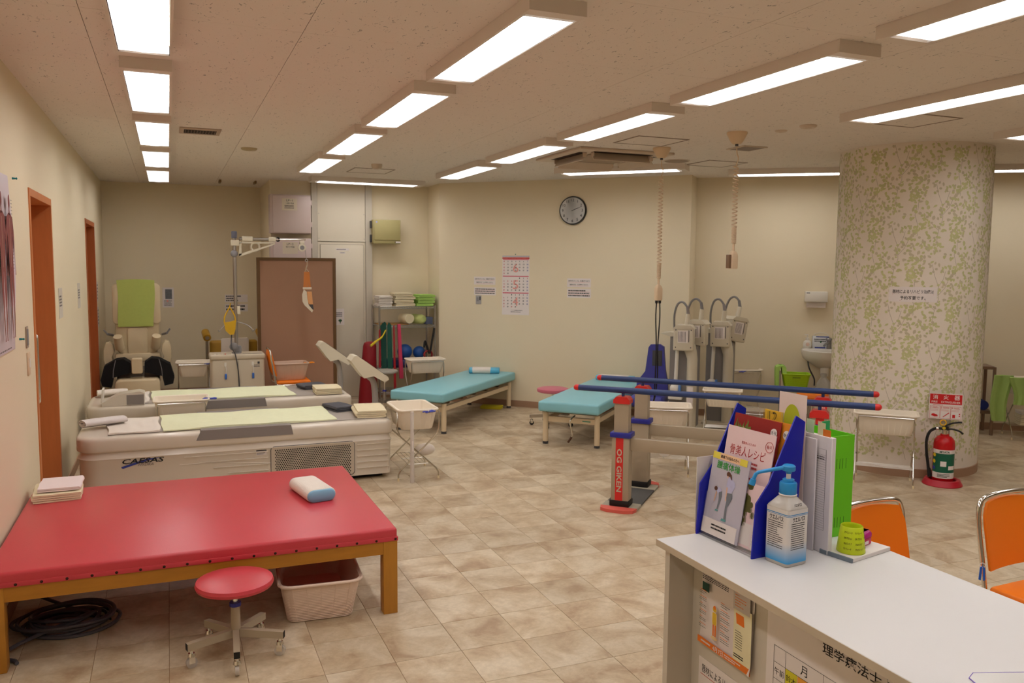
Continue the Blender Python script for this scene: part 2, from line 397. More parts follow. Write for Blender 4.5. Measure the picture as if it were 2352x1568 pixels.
# ---- round column with leafy wallpaper
CX, CY, CR = 5.90, 5.31, .594
CWP = mat('column_wallpaper', (236, 224, 208), .75, var=.04, vscale=3, bump=.2, bscale=300)
col = struct(MB().cyl((CX, CY, 0), (CX, CY, ZC), CR, seg=96).build('column', CWP))
MB().lathe([(CR+.006, 0), (CR+.006, .068), (CR, .072)], 96, (CX, CY, 0)).build('column_skirting', BASEB, col)
LEAF = mat('leaf_print_green', (204, 202, 146), .75, var=.2, vscale=12); LEAFG = mat('leaf_print_grey', (206, 194, 164), .75, var=.15, vscale=12); STEM = mat('stem_print', (178, 164, 142), .75)
lp = MB()
def cylp(s, z, off=.0012):
    t = s/CR; return (CX+(CR+off)*math.cos(t), CY+(CR+off)*math.sin(t), z)
def leaf(s, z, a, L, W, mi):
    if not (.12 < z-L and z+L < ZC-.005): return
    ca, sa = math.cos(a), math.sin(a)
    q = [(0, 0), (.25, .42), (.6, .5), (1, .05), (.65, -.42), (.25, -.45)]
    lp.add([cylp(s+(p*L*ca-w*W*sa), z+(p*L*sa+w*W*ca)) for p, w in q], [(0, 1, 2, 3, 4, 5)], mi)
def stem(pts, wd):
    for (s0, z0), (s1, z1) in zip(pts[:-1], pts[1:]):
        if min(z0, z1) < .12 or max(z0, z1) > ZC-.005: continue
        dx, dz = s1-s0, z1-z0; l = math.hypot(dx, dz) or 1; nx, nz = -dz/l*wd, dx/l*wd
        lp.add([cylp(s0-nx, z0-nz, .0009), cylp(s0+nx, z0+nz, .0009), cylp(s1+nx, z1+nz, .0009), cylp(s1-nx, z1-nz, .0009)], [(0, 1, 2, 3)], 2)
rr = random.Random(3); motif = []
stems = [[(0, 0), (.01, .09), (.035, .17), (.03, .26), (.0, .34), (-.02, .42)], [(.033, .2), (.075, .25), (.10, .31)], [(.03, .26), (.06, .31), (.075, .37)], [(-.13, .05), (-.13, .13), (-.15, .2), (-.14, .27)], [(.01, .09), (-.04, .14)], [(.15, -.05), (.155, .05), (.14, .12)]]
for cx_, cz_, n_, sp in ((.0, .0, 13, .055), (.10, .33, 15, .06), (-.03, .43, 12, .06), (.08, .12, 8, .04), (-.14, .30, 14, .055), (-.06, .14, 7, .04), (.15, .14, 11, .05), (-.12, .02, 7, .04), (.02, .22, 5, .05), (.17, .42, 8, .05), (-.18, .46, 7, .05)):
    for _ in range(int(n_*2.1)): motif.append((rr.gauss(cx_, sp), rr.gauss(cz_, sp*.85), rr.uniform(0, 2*PI), rr.uniform(.020, .040), rr.uniform(.014, .026), 0 if rr.random() < .66 else 1))
NC = 12; pitch = 2*PI*CR/NC
for c in range(NC):
    for k in range(-1, 5):
        s0 = c*pitch; z0 = k*.63+(.315 if c % 2 else 0)
        for pts in stems: stem([(s0+a*1.1, z0+b*1.1) for a, b in pts], .0014)
        for (a, b, an, L, W, mi) in motif: leaf(s0+a*1.15, z0+b*1.15, an, L, W, mi)
o = lp.build('leaf_print', [LEAF, LEAFG, STEM], col, flat=True); o['kind'] = 'stuff'

# ================================================================== LAMPS
HOUS = mat('lamp_housing', (230, 218, 206), .5, var=.02)
REFL = mat('lamp_louver_white', (250, 250, 250), .3, var=.0)
def emis(name, tint, power):
    m = bpy.data.materials.new(name); m.use_nodes = True; b = m.node_tree.nodes['Principled BSDF']
    b.inputs['Base Color'].default_value = (*tint, 1); b.inputs['Emission Color'].default_value = (*tint, 1); b.inputs['Emission Strength'].default_value = power
    return m
GLOW = emis('lamp_glow', LAMP_TINT, LAMP_POWER)
LL, LW, LH = 1.21, .215, .056
def make_lamp():
    t = thing('ceiling_lamp', '', 'lamp')
    b = MB(); hw = LW/2; hl = LL/2; f = .012
    b.box(-hw-f, -hw, -hl-.06, hl+.06, -LH, -.0005).box(hw, hw+f, -hl-.06, hl+.06, -LH, -.0005)
    b.box(-hw, hw, -hl-.06, -hl, -LH, -.0005).box(-hw, hw, hl, hl+.06, -LH, -.0005).box(-hw, hw, -hl, hl, -.010, -.0005)
    b.build('housing', HOUS, t)
    MB().box(-hw+.012, hw-.012, -hl+.01, hl-.01, -.028, -.012).build('light_panel', GLOW, t)
    r = MB(); 
    for sx in (-1, 1):
        r.add([(sx*hw*.995, -hl, -.012), (sx*hw*.995, hl, -.012), (sx*(hw-.004), hl, -LH+.002), (sx*(hw-.004), -hl, -LH+.002)], [(0, 1, 2, 3)])
        r.add([(-hw, sx*hl*.999, -.012), (hw, sx*hl*.999, -.012), (hw, sx*(hl-.03), -LH+.002), (-hw, sx*(hl-.03), -LH+.002)], [(0, 1, 2, 3)])
    r.build('reflector', REFL, t)
    first = None; nb = 12
    for k in range(nb):
        y = -hl+LL*(k+.5)/nb
        if first is None:
            lb = MB(); n = 8; low = []
            for i in range(n+1):
                x = -hw+.006+(LW-.012)*i/n; low.append((x, -LH+.014-.020*math.sin(PI*i/n)))
            lb.prism(low+[(hw-.006, -.034), (-hw+.006, -.034)], -.0012, .0012, 'y')
            first = lb.build('louver_blade', REFL, t, (0, y, 0), flat=True)
        else: share(first, 'louver_blade', t, (0, y, 0))
    return t
lamp0 = make_lamp(); used = [False]
def lamp(x, y, rz, label, group):
    o = lamp0 if not used[0] else copy_tree(lamp0)
    used[0] = True; o.location = (x, y, ZC); o.rotation_euler = (0, 0, rz); o['label'] = label; o['group'] = group
ORD = ('first', 'second', 'third', 'fourth', 'fifth', 'sixth', 'seventh', 'eighth', 'ninth', 'tenth')
ROWS = ((-.075, 1.60, 2.99, 5, 'in the row beside the wooden doors'),
        (1.375, 1.555, 2.95, 4, 'in the row right of the vent grille'),
        (2.855, 1.53, 2.95, 4, 'in the row leading to the air conditioner'),
        (4.165, 1.53, 2.98, 1, 'in the row beside the column hatch'),
        (5.69, 1.53, 3.06, 1, 'in the row close to the round column'))
for x, p, y0, n, lab in ROWS:
    for k in range(-2, n):
        nth = ORD[n-1-k]
        lamp(x, y0+p*k+LL/2, 0, 'white ceiling lamp, %s from the far wall, %s' % (nth, lab), 'lamps '+lab)
def lamp45(p, q, lab):
    a = Vector((p[0], p[1], 0)); c = a+(q or U45)*(LL/2); lamp(c.x, c.y, (R36 if q else R45)+PI/2, lab, None)
lamp(1.58+LL/2, 9.73, PI/2, 'white ceiling lamp over the metal shaft door and shelf rack', None)
lamp45((3.79, 7.80), None, 'white ceiling lamp above the wall clock and coiled cord')
lamp45((5.40, 7.10), U36, 'white ceiling lamp over the wash basin beside the column')
lamp45((7.15, 5.84), U36, 'white ceiling lamp on the far side of the column')
for o in list(S.objects):
    if o.get('group') is None and 'group' in o: del o['group']
# ================================================================== pixel -> place
def ray(x, y): return _r*((x-1176)/FPX)-_u*((y-784)/FPX)+_f
_C = Vector((0, 0, CAMH))
def atz(x, y, z=0.): d = ray(x, y); return _C+d*((z-CAMH)/d.z)
def aty(x, y, Y): d = ray(x, y); return _C+d*(Y/d.y)
def atx(x, y, X): d = ray(x, y); return _C+d*(X/d.x)
def atn(x, y, n): d = ray(x, y); return _C+d*(n/d.dot(N45))
def p45(s, n, z=0.): return Vector((U45.x*s+N45.x*n, U45.y*s+N45.y*n, z))

# ================================================================== soft goods
def ribbon_towel(name, label, loc, rz, L, W, H, layers, m, group=None, seed=1, cat='towel'):
    """a folded towel: one cloth ribbon folded back and forth, extruded across its width"""
    r = random.Random(seed); t = H/layers; path = []; xl, xr = -L/2+t/2, L/2-t/2
    for i in range(layers):
        z = (i+.5)*t; j = r.uniform(-.01, .004); a, b = (xl, xr+j) if i % 2 == 0 else (xr, xl-j)
        nn = 6
        path += [(a+(b-a)*k/nn, z) for k in range(nn+1)]
        if i < layers-1:
            cx = b; sg = 1 if b > 0 else -1
            path += [(cx+sg*t*.5*math.sin(q), z+t*.5-t*.5*math.cos(q)) for q in (PI*.25, PI*.5, PI*.75)]
    n = len(path); half = t*.40; up = []; dn = []
    for i in range(n):
        a = path[max(i-1, 0)]; b = path[min(i+1, n-1)]; dx, dz = b[0]-a[0], b[1]-a[1]; l = math.hypot(dx, dz) or 1
        nx, nz = -dz/l*half, dx/l*half; up.append((path[i][0]+nx, path[i][1]+nz)); dn.append((path[i][0]-nx, path[i][1]-nz))
    ring = up+dn[::-1]; rings = []; ny = 7
    for k in range(ny):
        v = k/(ny-1)*2-1; y = v*W/2; sq = 1-.03*abs(v)**4; wob = r.uniform(-.004, .004)
        rings.append([((p[0]+wob)*sq, y+r.uniform(-.0015, .0015)+.006*math.sin(p[0]*9+k), max(.0005, p[1]*(1-.06*abs(v)**3)+.0015*math.sin(7*p[0]+3*v))) for p in ring])
    b = MB(); b.loft(rings)
    return tag(b.build(name, m, None, loc, rz, ang=70), label, cat, group)
def roll_towel(name, label, loc, rz, A, B, W, turns, m, group=None, seed=1, cat='towel'):
    """a loosely rolled towel: spiral ribbon with oval section (half sizes A, B), extruded over its width W along y"""
    r = random.Random(seed); n = int(turns*18); t = B/(turns+.6)*.8; path = []
    for i in range(n+1):
        q = i/n; a = -PI/2-2*PI*turns*q; k = 1-q*.78
        path.append(((A-t/2)*k*math.cos(a), B+(B-t/2)*k*math.sin(a)))
    up, dn = [], []
    for i in range(n+1):
        a = path[max(i-1, 0)]; b = path[min(i+1, n)]; dx, dz = b[0]-a[0], b[1]-a[1]; l = math.hypot(dx, dz) or 1
        nx, nz = -dz/l*t*.42, dx/l*t*.42; up.append((path[i][0]+nx, path[i][1]+nz)); dn.append((path[i][0]-nx, path[i][1]-nz))
    ring = up+dn[::-1]; rings = []
    for k in range(7):
        v = k/6*2-1; sc = 1-.05*abs(v)**3+r.uniform(-.02, .02); rings.append([(p[0]*sc, v*W/2, max(.0005, p[1]*sc)) for p in ring])
    return tag(MB().loft(rings).build(name, m, None, loc, rz, ang=70), label, cat, group)
def sheet(name, label, pts, z, m, group=None, seed=1, cat='towel', nu=26, nv=10, th=.007, amp=.006):
    """a towel laid flat over four floor-plan corners (near-left, near-right, far-right, far-left)"""
    r = random.Random(seed); a, b, c, d = [Vector((p[0], p[1], 0)) for p in pts]; o = (a+b+c+d)/4
    ph = [r.uniform(0, 6) for _ in range(6)]; top = []; bot = []
    for j in range(nv+1):
        for i in range(nu+1):
            u, v = i/nu, j/nv; p = (a*(1-u)+b*u)*(1-v)+(d*(1-u)+c*u)*v
            p = p+Vector((.006*math.sin(9*v+ph[0]), .009*math.sin(7*u+ph[1]) if j in (0, nv) else 0, 0))
            h = amp*(.5+.5*math.sin(11*u+3*v+ph[2])*math.sin(5*v+4*u+ph[3]))+amp*.5*max(0, math.sin(23*u+ph[4]))*math.sin(PI*v)
            top.append((p.x-o.x, p.y-o.y, h+th)); bot.append((p.x-o.x, p.y-o.y, 0))
    W = nu+1; fs = []
    n = len(top)
    for j in range(nv):
        for i in range(nu):
            k = j*W+i; fs.append((k, k+1, k+1+W, k+W)); fs.append((n+k, n+k+W, n+k+1+W, n+k+1))
    for i in range(nu): fs.append((i, n+i, n+i+1, i+1)); k = nv*W+i; fs.append((k, k+1, n+k+1, n+k))
    for j in range(nv): k = j*W; fs.append((k, k+W, n+k+W, n+k)); k += nu; fs.append((k, n+k, n+k+W, k+W))
    return tag(MB().add(top+bot, fs).build(name, m, None, (o.x, o.y, z), ang=80), label, cat, group)
def stadium(W, H, n=8):
    r = H/2; out = []
    for i in range(n+1): t = -PI/2+PI*i/n; out.append((W/2-r+r*math.cos(t), r+r*math.sin(t)))
    for i in range(n+1): t = PI/2+PI*i/n; out.append((-W/2+r+r*math.cos(t), r+r*math.sin(t)))
    return out
def pillow(label, loc, rz, L, W, H, core, cover, c0=-.42, c1=.42, group=None):
    t = thing('pillow', label, 'pillow', loc, rz, group)
    def lo(y0, y1, g, m, nm):
        rings = []; e = .012
        for y, k in ((y0, .86), (y0+e*.4, .95), (y0+e, 1), ((y0+y1)/2, 1.0), (y1-e, 1), (y1-e*.4, .95), (y1, .86)):
            rings.append([(x*(1+g)*k, y, .5*H+(z-.5*H)*(1+g)*k+g*H*.5) for x, z in stadium(W, H)])
        MB().loft(rings).build(nm, m, t, ang=60)
    lo(-L/2, L/2, 0, core, 'core'); lo(c0*L, c1*L, .05, cover, 'cover')
    return t

# ================================================================== red platform bed and stool
WOOD = mat('oiled_oak', (178, 118, 34), .42, var=.16, vscale=4, stretch=(2, 14, 14))
t = thing('platform_bed', 'low wide platform bed with red vinyl top and oak legs', 'bed', (.13, 4.47, 0))
hx, hy = .855, .672
m_ = MB().box(-hx, hx, -hy, hy, .362, .4225, bev=.014, seg=3); mt = m_.build('mattress', REDV, t)
sk = MB().box(-hx-.003, hx+.003, -hy-.003, hy+.003, .360, .381, bev=.003)
sk.build('vinyl_hem', REDV, t)
stud0 = None
for i in range(19):
    x = -hx+.02+(2*hx-.03)*i/18
    if stud0 is None: stud0 = MB().ball((0, 0, 0), .0062, .004, .0062, 8, 6).build('stud', mat('dark_stud', (60, 34, 24), .4, .6), t, (x, -hy-.004, .370))
    else: share(stud0, 'stud', t, (x, -hy-.004, .370))
for i in range(14): share(stud0, 'stud', t, (hx+.004, -hy+.06+(2*hy-.1)*i/13, .370), (0, 0, PI/2))
for sy in (-1, 1): MB().box(-hx+.068, hx-.068, sy*(hy-.018)-.015, sy*(hy-.018)+.015, .298, .3615).build('apron', WOOD, t)
for sx in (-1, 1): MB().box(sx*(hx-.018)-.015, sx*(hx-.018)+.015, -hy+.068, hy-.068, .298, .3615).build('apron', WOOD, t)
WOODL = mat('oiled_oak_leg', (184, 124, 40), .42, var=.16, vscale=4, stretch=(14, 14, 2))
for sx in (-1, 1):
    for sy in (-1, 1): MB().box(sx*(hx-.0345)-.0345, sx*(hx-.0345)+.0345, sy*(hy-.0345)-.0345, sy*(hy-.0345)+.0345, 0, .3615, bev=.003).build('leg', WOODL, t)
p = atz(118, 1120, .4225)
ribbon_towel('folded_towel', 'thick cream towel folded flat on the red platform bed', (-.585, 5.0, .4225), .06, .24, .28, .046, 4, TCREAM, seed=3)
ribbon_towel('folded_towel', 'thin pinkish white towel on top of the cream one, red platform bed', (-.575, 5.02, .4695), .0, .21, .25, .022, 2, mat('pinkish_white_towel', (240, 222, 220), .95, var=.03, bump=.5, bscale=260), seed=5)
pillow('white covered pillow with pale blue end on the red platform bed', (.695, 4.53, .4225), math.radians(10), .335, .155, .066, mat('pale_blue_vinyl', (132, 184, 214), .4), TWHITE, -.47, .46)

def stool(label, loc, rz, seat_m, zs, th, rad, arms, leg_m, caster_m, group=None, spread=.19, caster=True):
    t = thing('caster_stool' if caster else 'round_stool', label, 'stool', loc, rz, group)
    MB().lathe([(0, zs-th), (rad*.8, zs-th), (rad*.97, zs-th*.8), (rad, zs-th*.5), (rad*.97, zs-th*.18), (rad*.85, zs-th*.05), (rad*.5, zs+.003), (0, zs+.004)], 40).build('seat', seat_m, t)
    MB().cyl((0, 0, .20), (0, 0, zs-th), .011, seg=14).cyl((0, 0, zs-th-.006), (0, 0, zs-th), .05, seg=16).build('piston', CHROME, t)
    MB().cyl((0, 0, .085), (0, 0, .225), .021, .019, seg=18).build('column_tube', leg_m, t)
    MB().cyl((0, 0, .222), (0, 0, .238), .024, seg=18).build('collar', BLUEP, t)
    arm0 = cap0 = c0 = w0 = None
    for k in range(arms):
        a = 2*PI*k/arms; c, s_ = math.cos(a), math.sin(a)
        if arm0 is None:
            arm0 = MB().add([(.012, -.013, .088), (.012, .013, .088), (spread, .013, .078), (spread, -.013, .078), (.012, -.013, .122), (.012, .013, .122), (spread, .013, .108), (spread, -.013, .108)], [(0, 3, 2, 1), (4, 5, 6, 7), (0, 1, 5, 4), (1, 2, 6, 5), (2, 3, 7, 6), (3, 0, 4, 7)]).build('arm', leg_m, t)
            cap0 = MB().box(spread-.001, spread+.002, -.012, .012, .080, .107).build('arm_cap', BLACK, arm0)
            c0 = MB().cyl((spread-.018, 0, .062), (spread-.018, 0, .08), .007, seg=10).cyl((spread-.018, 0, .05), (spread-.018, 0, .064), .017, .013, seg=14).box(spread-.03, spread-.006, -.012, -.010, .022, .054).box(spread-.03, spread-.006, .010, .012, .022, .054).build('caster_fork', CHROME, arm0)
            w0 = MB().cyl((spread-.018, -.008, .0235), (spread-.018, .008, .0235), .0232, seg=20).build('wheel', caster_m, arm0)
        else:
            o = share(arm0, 'arm', t, rot=(0, 0, a)); share(cap0, 'arm_cap', o); share(c0, 'caster_fork', o); share(w0, 'wheel', o)
    return t
CLEARW = mat('clear_caster_plastic', (235, 228, 220), .2, trans=.6)
stool('red round stool on a five-arm caster base before the platform bed', (.226, 3.622, 0), math.radians(267), REDV, .345, .042, .162, 5, GREYUNIT, CLEARW, spread=.205)

# plastic basket under the bed
def basket(parent, a0, b0, a1, b1, h, m, th=.004, z0=0., ribs=7, slits=0, rim=.012):
    """tub with flared rounded sides: half sizes a0,b0 at the bottom, a1,b1 at the top; parts added to parent"""
    def ring(k, ins, z):
        a = a0+(a1-a0)*k-ins; b = b0+(b1-b0)*k-ins
        return [(x, y, z0+z) for x, y in rrect(2*a, 2*b, min(a, b)*.28, 4)]
    rings = [ring(0, .006, 0), ring(.02, 0, .006), ring(1, 0, h-.008), ring(1, 0, h), ring(1, th, h), ring(.04, th, .006+th)]
    body = MB().loft(rings, cap=False)
    n = len(rings[0]); body.add(rings[0], [list(range(n))[::-1]]).add(rings[-1], [list(range(n))])
    o = body.build('basket_tub' if parent else 'basket', m, parent, ang=50)
    rm = MB(); out = [(x, y, z0+h-.004) for x, y in rrect(2*a1+2*rim*.5, 2*b1+2*rim*.5, min(a1, b1)*.3, 5)]
    rm.tube(out, rim*.62, 8, closed=True); rm.build('rim', m, o)
    rb = MB()
    for sx, n_, axis in ((-1, ribs, 0), (1, ribs, 0), (-1, max(3, ribs-2), 1), (1, max(3, ribs-2), 1)):
        for i in range(n_):
            q = -1+2*(i+.5)/n_; q *= .9
            if axis == 0: lo = (q*a0, sx*b0); hi = (q*a1, sx*b1)
            else: lo = (sx*a0, q*b0); hi = (sx*a1, q*b1)
            rb.tube([(lo[0], lo[1], z0+.008), (hi[0], hi[1], z0+h-.01)], .0028, 4)
    for i in range(slits):
        k = (i+1)/(slits+1)
        a = a0+(a1-a0)*k; b = b0+(b1-b0)*k
        rb.tube([(x, y, z0+h*k) for x, y in rrect(2*a+.001, 2*b+.001, min(a, b)*.28, 3)], .0016, 4, closed=True)
    e = rb.build('ribs', m, o); e['kind'] = 'stuff'
    return o
t = thing('storage_basket', 'beige slatted plastic basket on the floor under the platform bed', 'basket', (.645, 4.14, 0), math.radians(-4))
basket(t, .15, .29, .185, .345, .20, mat('beige_basket', (232, 206, 186), .5, var=.03), ribs=5, slits=22)

# coil of grey cable on the floor under the bed
cb = MB(); r_ = random.Random(4); pts = []
for k in range(9*20):
    a = 2*PI*k/20; ro = .125+.04*math.sin(k*.093)+.02*math.sin(k*.31); pts.append((ro*math.cos(a)*1.25+.02*math.sin(k*.05), ro*math.sin(a)*.95+.02*math.cos(k*.07), .012+.006*(k//20)+.006*math.sin(k*.7)))
pts = [(-.22, .50, .30), (-.22, .47, .15), (-.20, .42, .05), (-.1, .32, .02)]+pts+[(-.17, -.18, .03), (-.22, -.26, .012), (-.17, -.30, .01), (-.155, -.33, .01)]
cb.tube(bez(pts, 3), .0085, 7)
tag(cb.build('cable_coil', mat('grey_cable', (84, 80, 86), .5), None, (-.475, 4.19, 0)), 'coil of dark grey cable lying on the floor under the bed', 'cable')

# ================================================================== water massage beds
MBED = mat('massage_bed_shell', (222, 211, 194), .2, var=.015)
MGREY = mat('massage_bed_grey', (142, 134, 130), .4, var=.02)
MEMB = mat('massage_bed_membrane', (168, 158, 148), .5, var=.02)
def outline(x0, x1, y0, y1, rl, rr_, n=6):
    out = []
    for cx, cy, r, a in ((x1-rr_, y1-rr_, rr_, 0), (x0+rl, y1-rl, rl, PI/2), (x0+rl, y0+rl, rl, PI), (x1-rr_, y0+rr_, rr_, 1.5*PI)):
        for i in range(n+1): q = a+PI/2*i/n; out.append((cx+r*math.cos(q), cy+r*math.sin(q)))
    return out
def hydro(loc, label, logo, head_unit):
    t = thing('water_massage_bed', label, 'massage bed', loc)
    L, W = 2.23, .80; hx, hy = L/2, W/2
    prof = [(.03, .05), (.04, .012), (.30, .008), (.312, .0), (.318, .008), (.354, .018), (.360, .006), (.366, -.001), (.372, -.004), (.440, -.004), (.452, -.001), (.460, .006), (.4655, .020), (.467, .04), (.4672, .07)]
    rings = [[(x, y, z) for x, y in outline(-hx+i, hx-i, -hy+i, hy-i, .15, .035)] for z, i in prof]
    MB().loft(rings).build('shell', MBED, t, ang=50)
    MB().box(-hx+.10, hx-.06, -hy+.10, hy-.10, 0, .031).build('plinth', BLACK, t)
    MB().box(-hx+.2, hx-.05, -hy+.085, hy-.085, .4665, .4735, bev=.003).build('water_membrane', MEMB, t)
    gx0, gx1 = loc[0], 0
    for sy in (-1, 1):
        MB().prism([(-.335, .405), (-.30, .478), (.335, .478), (.35, .405)], sy*(hy-.075), sy*(hy+.008), 'y').build('arm_rest', MGREY, t)
    y = -hy+.0075
    g = MB(); x0, x1, z0, z1 = .185, .815, .055, .352; z1 = .318
    out = rrect(x1-x0, z1-z0, .03, 5); cx, cz = (x0+x1)/2, (z0+z1)/2
    o = MB().prism([(cx+a, cz+b) for a, b in out], y-.003, y+.01, 'y').build('vent_panel', mat('vent_panel_enamel', (196, 182, 162), .35, var=.02), t)
    MB().tube([(cx+a, y-.003, cz+b) for a, b in out], .0022, 6, closed=True).build('panel_seam', DGREY, o)
    hb = MB()
    for r in range(18):
        for c in range(36):
            xx = x0+.035+c*.0158+(.0079 if r % 2 else 0); zz = z1-.03-r*.0136
            if xx < x1-.03: hb.disc(xx, zz, .0056, y-.0034, seg=8)
    q = hb.build('perforations', BLACK, o, flat=True); q['kind'] = 'stuff'
    for xa, xb in ((-.42, x0-.02), (x1+.02, hx-.03)):
        for k in range(5):
            z = .285-.047*k; xs = xa+(.10*k if xa < 0 else 0)
            MB().prism([(xs, z), (xb, z), (xb, z+.004), (xs, z+.005)], y-.008, y+.004, 'y').build('side_ridge', MBED, t)
    lb = MB().rect(.08, .155, .262, .30, y-.002); o = lb.build('warning_label', PAPER, t, flat=True)
    MB().rect(.08, .155, .292, .30, y-.003).build('label_band', INK, o, flat=True); MB().dashes(.084, .15, .265, .29, 3, y-.003).build('label_print', INKG, o, flat=True)
    if logo:
        # slanted lettering and brush stroke on the near side
        T = Matrix.Shear('XZ', 4, (0, 0)); T = Matrix(((1, 0, .35, -.10), (0, 1, 0, 0), (0, 0, 1, 0), (0, 0, 0, 1)))
        MB().text('CAESAS', .036, -.69, .288, y-.003, w=.27, bold=.02, T=T).build('logo_lettering', INK, t, flat=True)
        MB().text('HYDRA', .018, -.66, .259, y-.003, w=.10, T=T).build('logo_subtitle', INKG, t, flat=True)
        sw = [(-.83, .245), (-.82, .238), (-.74, .262), (-.66, .285), (-.55, .306), (-.67, .297), (-.76, .272), (-.83, .252)]
        MB().poly(sw, y-.0022).build('logo_brush_stroke', INKB, t, flat=True)
        # shallow swept line pressed in the side
        pts = [(-.45+1.0*q, y, .235-.10*q*q) for q in [i/14 for i in range(13)]]
        MB().tube(pts, .003, 5).build('swept_ridge', MBED, t)
    if head_unit:
        u = MB().prism([(-.99, .468), (-.99, .50), (-.86, .565), (-.70, .585), (-.66, .57), (-.66, .468)], -hy+.03, -hy+.20, 'y').build('head_unit', MBED, t)
        MB().box(-.80, -.665, -hy+.026, -hy+.032, .475, .56).build('unit_window', MGREY, u)
        MB().prism([(-1.0, .50), (-.985, .50), (-.975, .61), (-.99, .61)], -hy+.04, -hy+.19, 'y').build('screen_flap', WHITE, u)
    # console on a bent post at the far side of the foot end
    cx, cy = hx+.06, hy-.02
    MB().tube(bez([(cx-.02, cy, .02), (cx-.02, cy, .30), (cx-.015, cy, .50), (cx-.03, cy, .66), (cx-.075, cy, .715)], 6), .026, 12).build('console_post', mat('post_grey', (168, 162, 156), .4, .3), t)
    o = MB().prism([(cx-.245, .865), (cx-.215, .905), (cx-.185, .905), (cx+.075, .715), (cx+.085, .690), (cx+.05, .668), (cx-.05, .725), (cx-.13, .71), (cx-.16, .745)], cy-.10, cy+.10, 'y').build('console_head', CREAM, t)
    a = Vector((cx-.185, 0, .906)); b = Vector((cx+.075, 0, .716)); nrm = Vector((.59, 0, .807))
    q = MB(); q.add([a*.93+b*.07+nrm*.002+Vector((0, cy-.085, 0)), a*.07+b*.93+nrm*.002+Vector((0, cy-.085, 0)), a*.07+b*.93+nrm*.002+Vector((0, cy+.085, 0)), a*.93+b*.07+nrm*.002+Vector((0, cy+.085, 0))], [(0, 1, 2, 3)])
    q.build('console_screen', DGREY, o, flat=True)
    return t
hydro((.487, 6.72, 0), 'cream water massage bed with vented side panel, behind the red platform bed', True, False)
hydro((.44, 8.08, 0), 'cream water massage bed with head unit, before the massage chair', False, True)
ZB = .4735
sheet('towel', 'white towel laid flat at the head of the lettered massage bed', [(-.42, 6.39), (-.085, 6.40), (-.105, 6.99), (-.47, 6.97)], ZB, TWHITE, seed=2)
sheet('long_towel', 'long lime green towel on the lettered massage bed', [(-.07, 6.385), (1.18, 6.42), (1.17, 7.02), (-.09, 7.02)], ZB+.001, TGREEN, seed=8, nu=44, amp=.012)
roll_towel('rolled_towel', 'white rolled towel with loose end on the lettered massage bed head', (-.47, 6.72, ZB+.012), .45-PI/2, .085, .032, .30, 2.2, mat('greyish_white_towel', (228, 220, 216), .95, var=.04, bump=.5, bscale=260), seed=12)
GCL = mat('charcoal_cloth', (86, 86, 92), .9, var=.08, bump=.3)
ribbon_towel('cloth_wrap', 'charcoal fabric wrap beside the cream towel on the lettered massage bed', (1.28, 6.89, ZB), .30, .17, .26, .045, 3, GCL, seed=15, cat='wrap')
ribbon_towel('folded_towel', 'cream folded towel on the foot of the lettered massage bed', (1.475, 6.60, ZB), -.12, .24, .38, .062, 4, TCREAM, seed=17)
sheet('towel', 'white towel laid flat on the massage bed with head unit', [(-.33, 7.76), (-.185, 7.78), (-.20, 8.40), (-.40, 8.38)], ZB, TWHITE, seed=22)
sheet('long_towel', 'long lime green towel on the massage bed with head unit', [(-.16, 7.78), (1.06, 7.76), (1.02, 8.36), (-.18, 8.40)], ZB+.001, TGREEN, seed=28, nu=44, amp=.012)
roll_towel('rolled_towel', 'white rolled towel at the head of the massage bed with head unit', (-.50, 8.28, ZB+.001), .15-PI/2, .08, .034, .25, 2.2, TWHITE, seed=32)
ribbon_towel('cloth_wrap', 'charcoal fabric wrap behind the cream towel, bed with head unit', (1.27, 8.20, ZB), .25, .24, .22, .045, 3, GCL, seed=35, cat='wrap')
ribbon_towel('folded_towel', 'cream folded towel on the foot of the massage bed with head unit', (1.36, 7.88, ZB), -.05, .25, .30, .06, 4, TCREAM, seed=37)

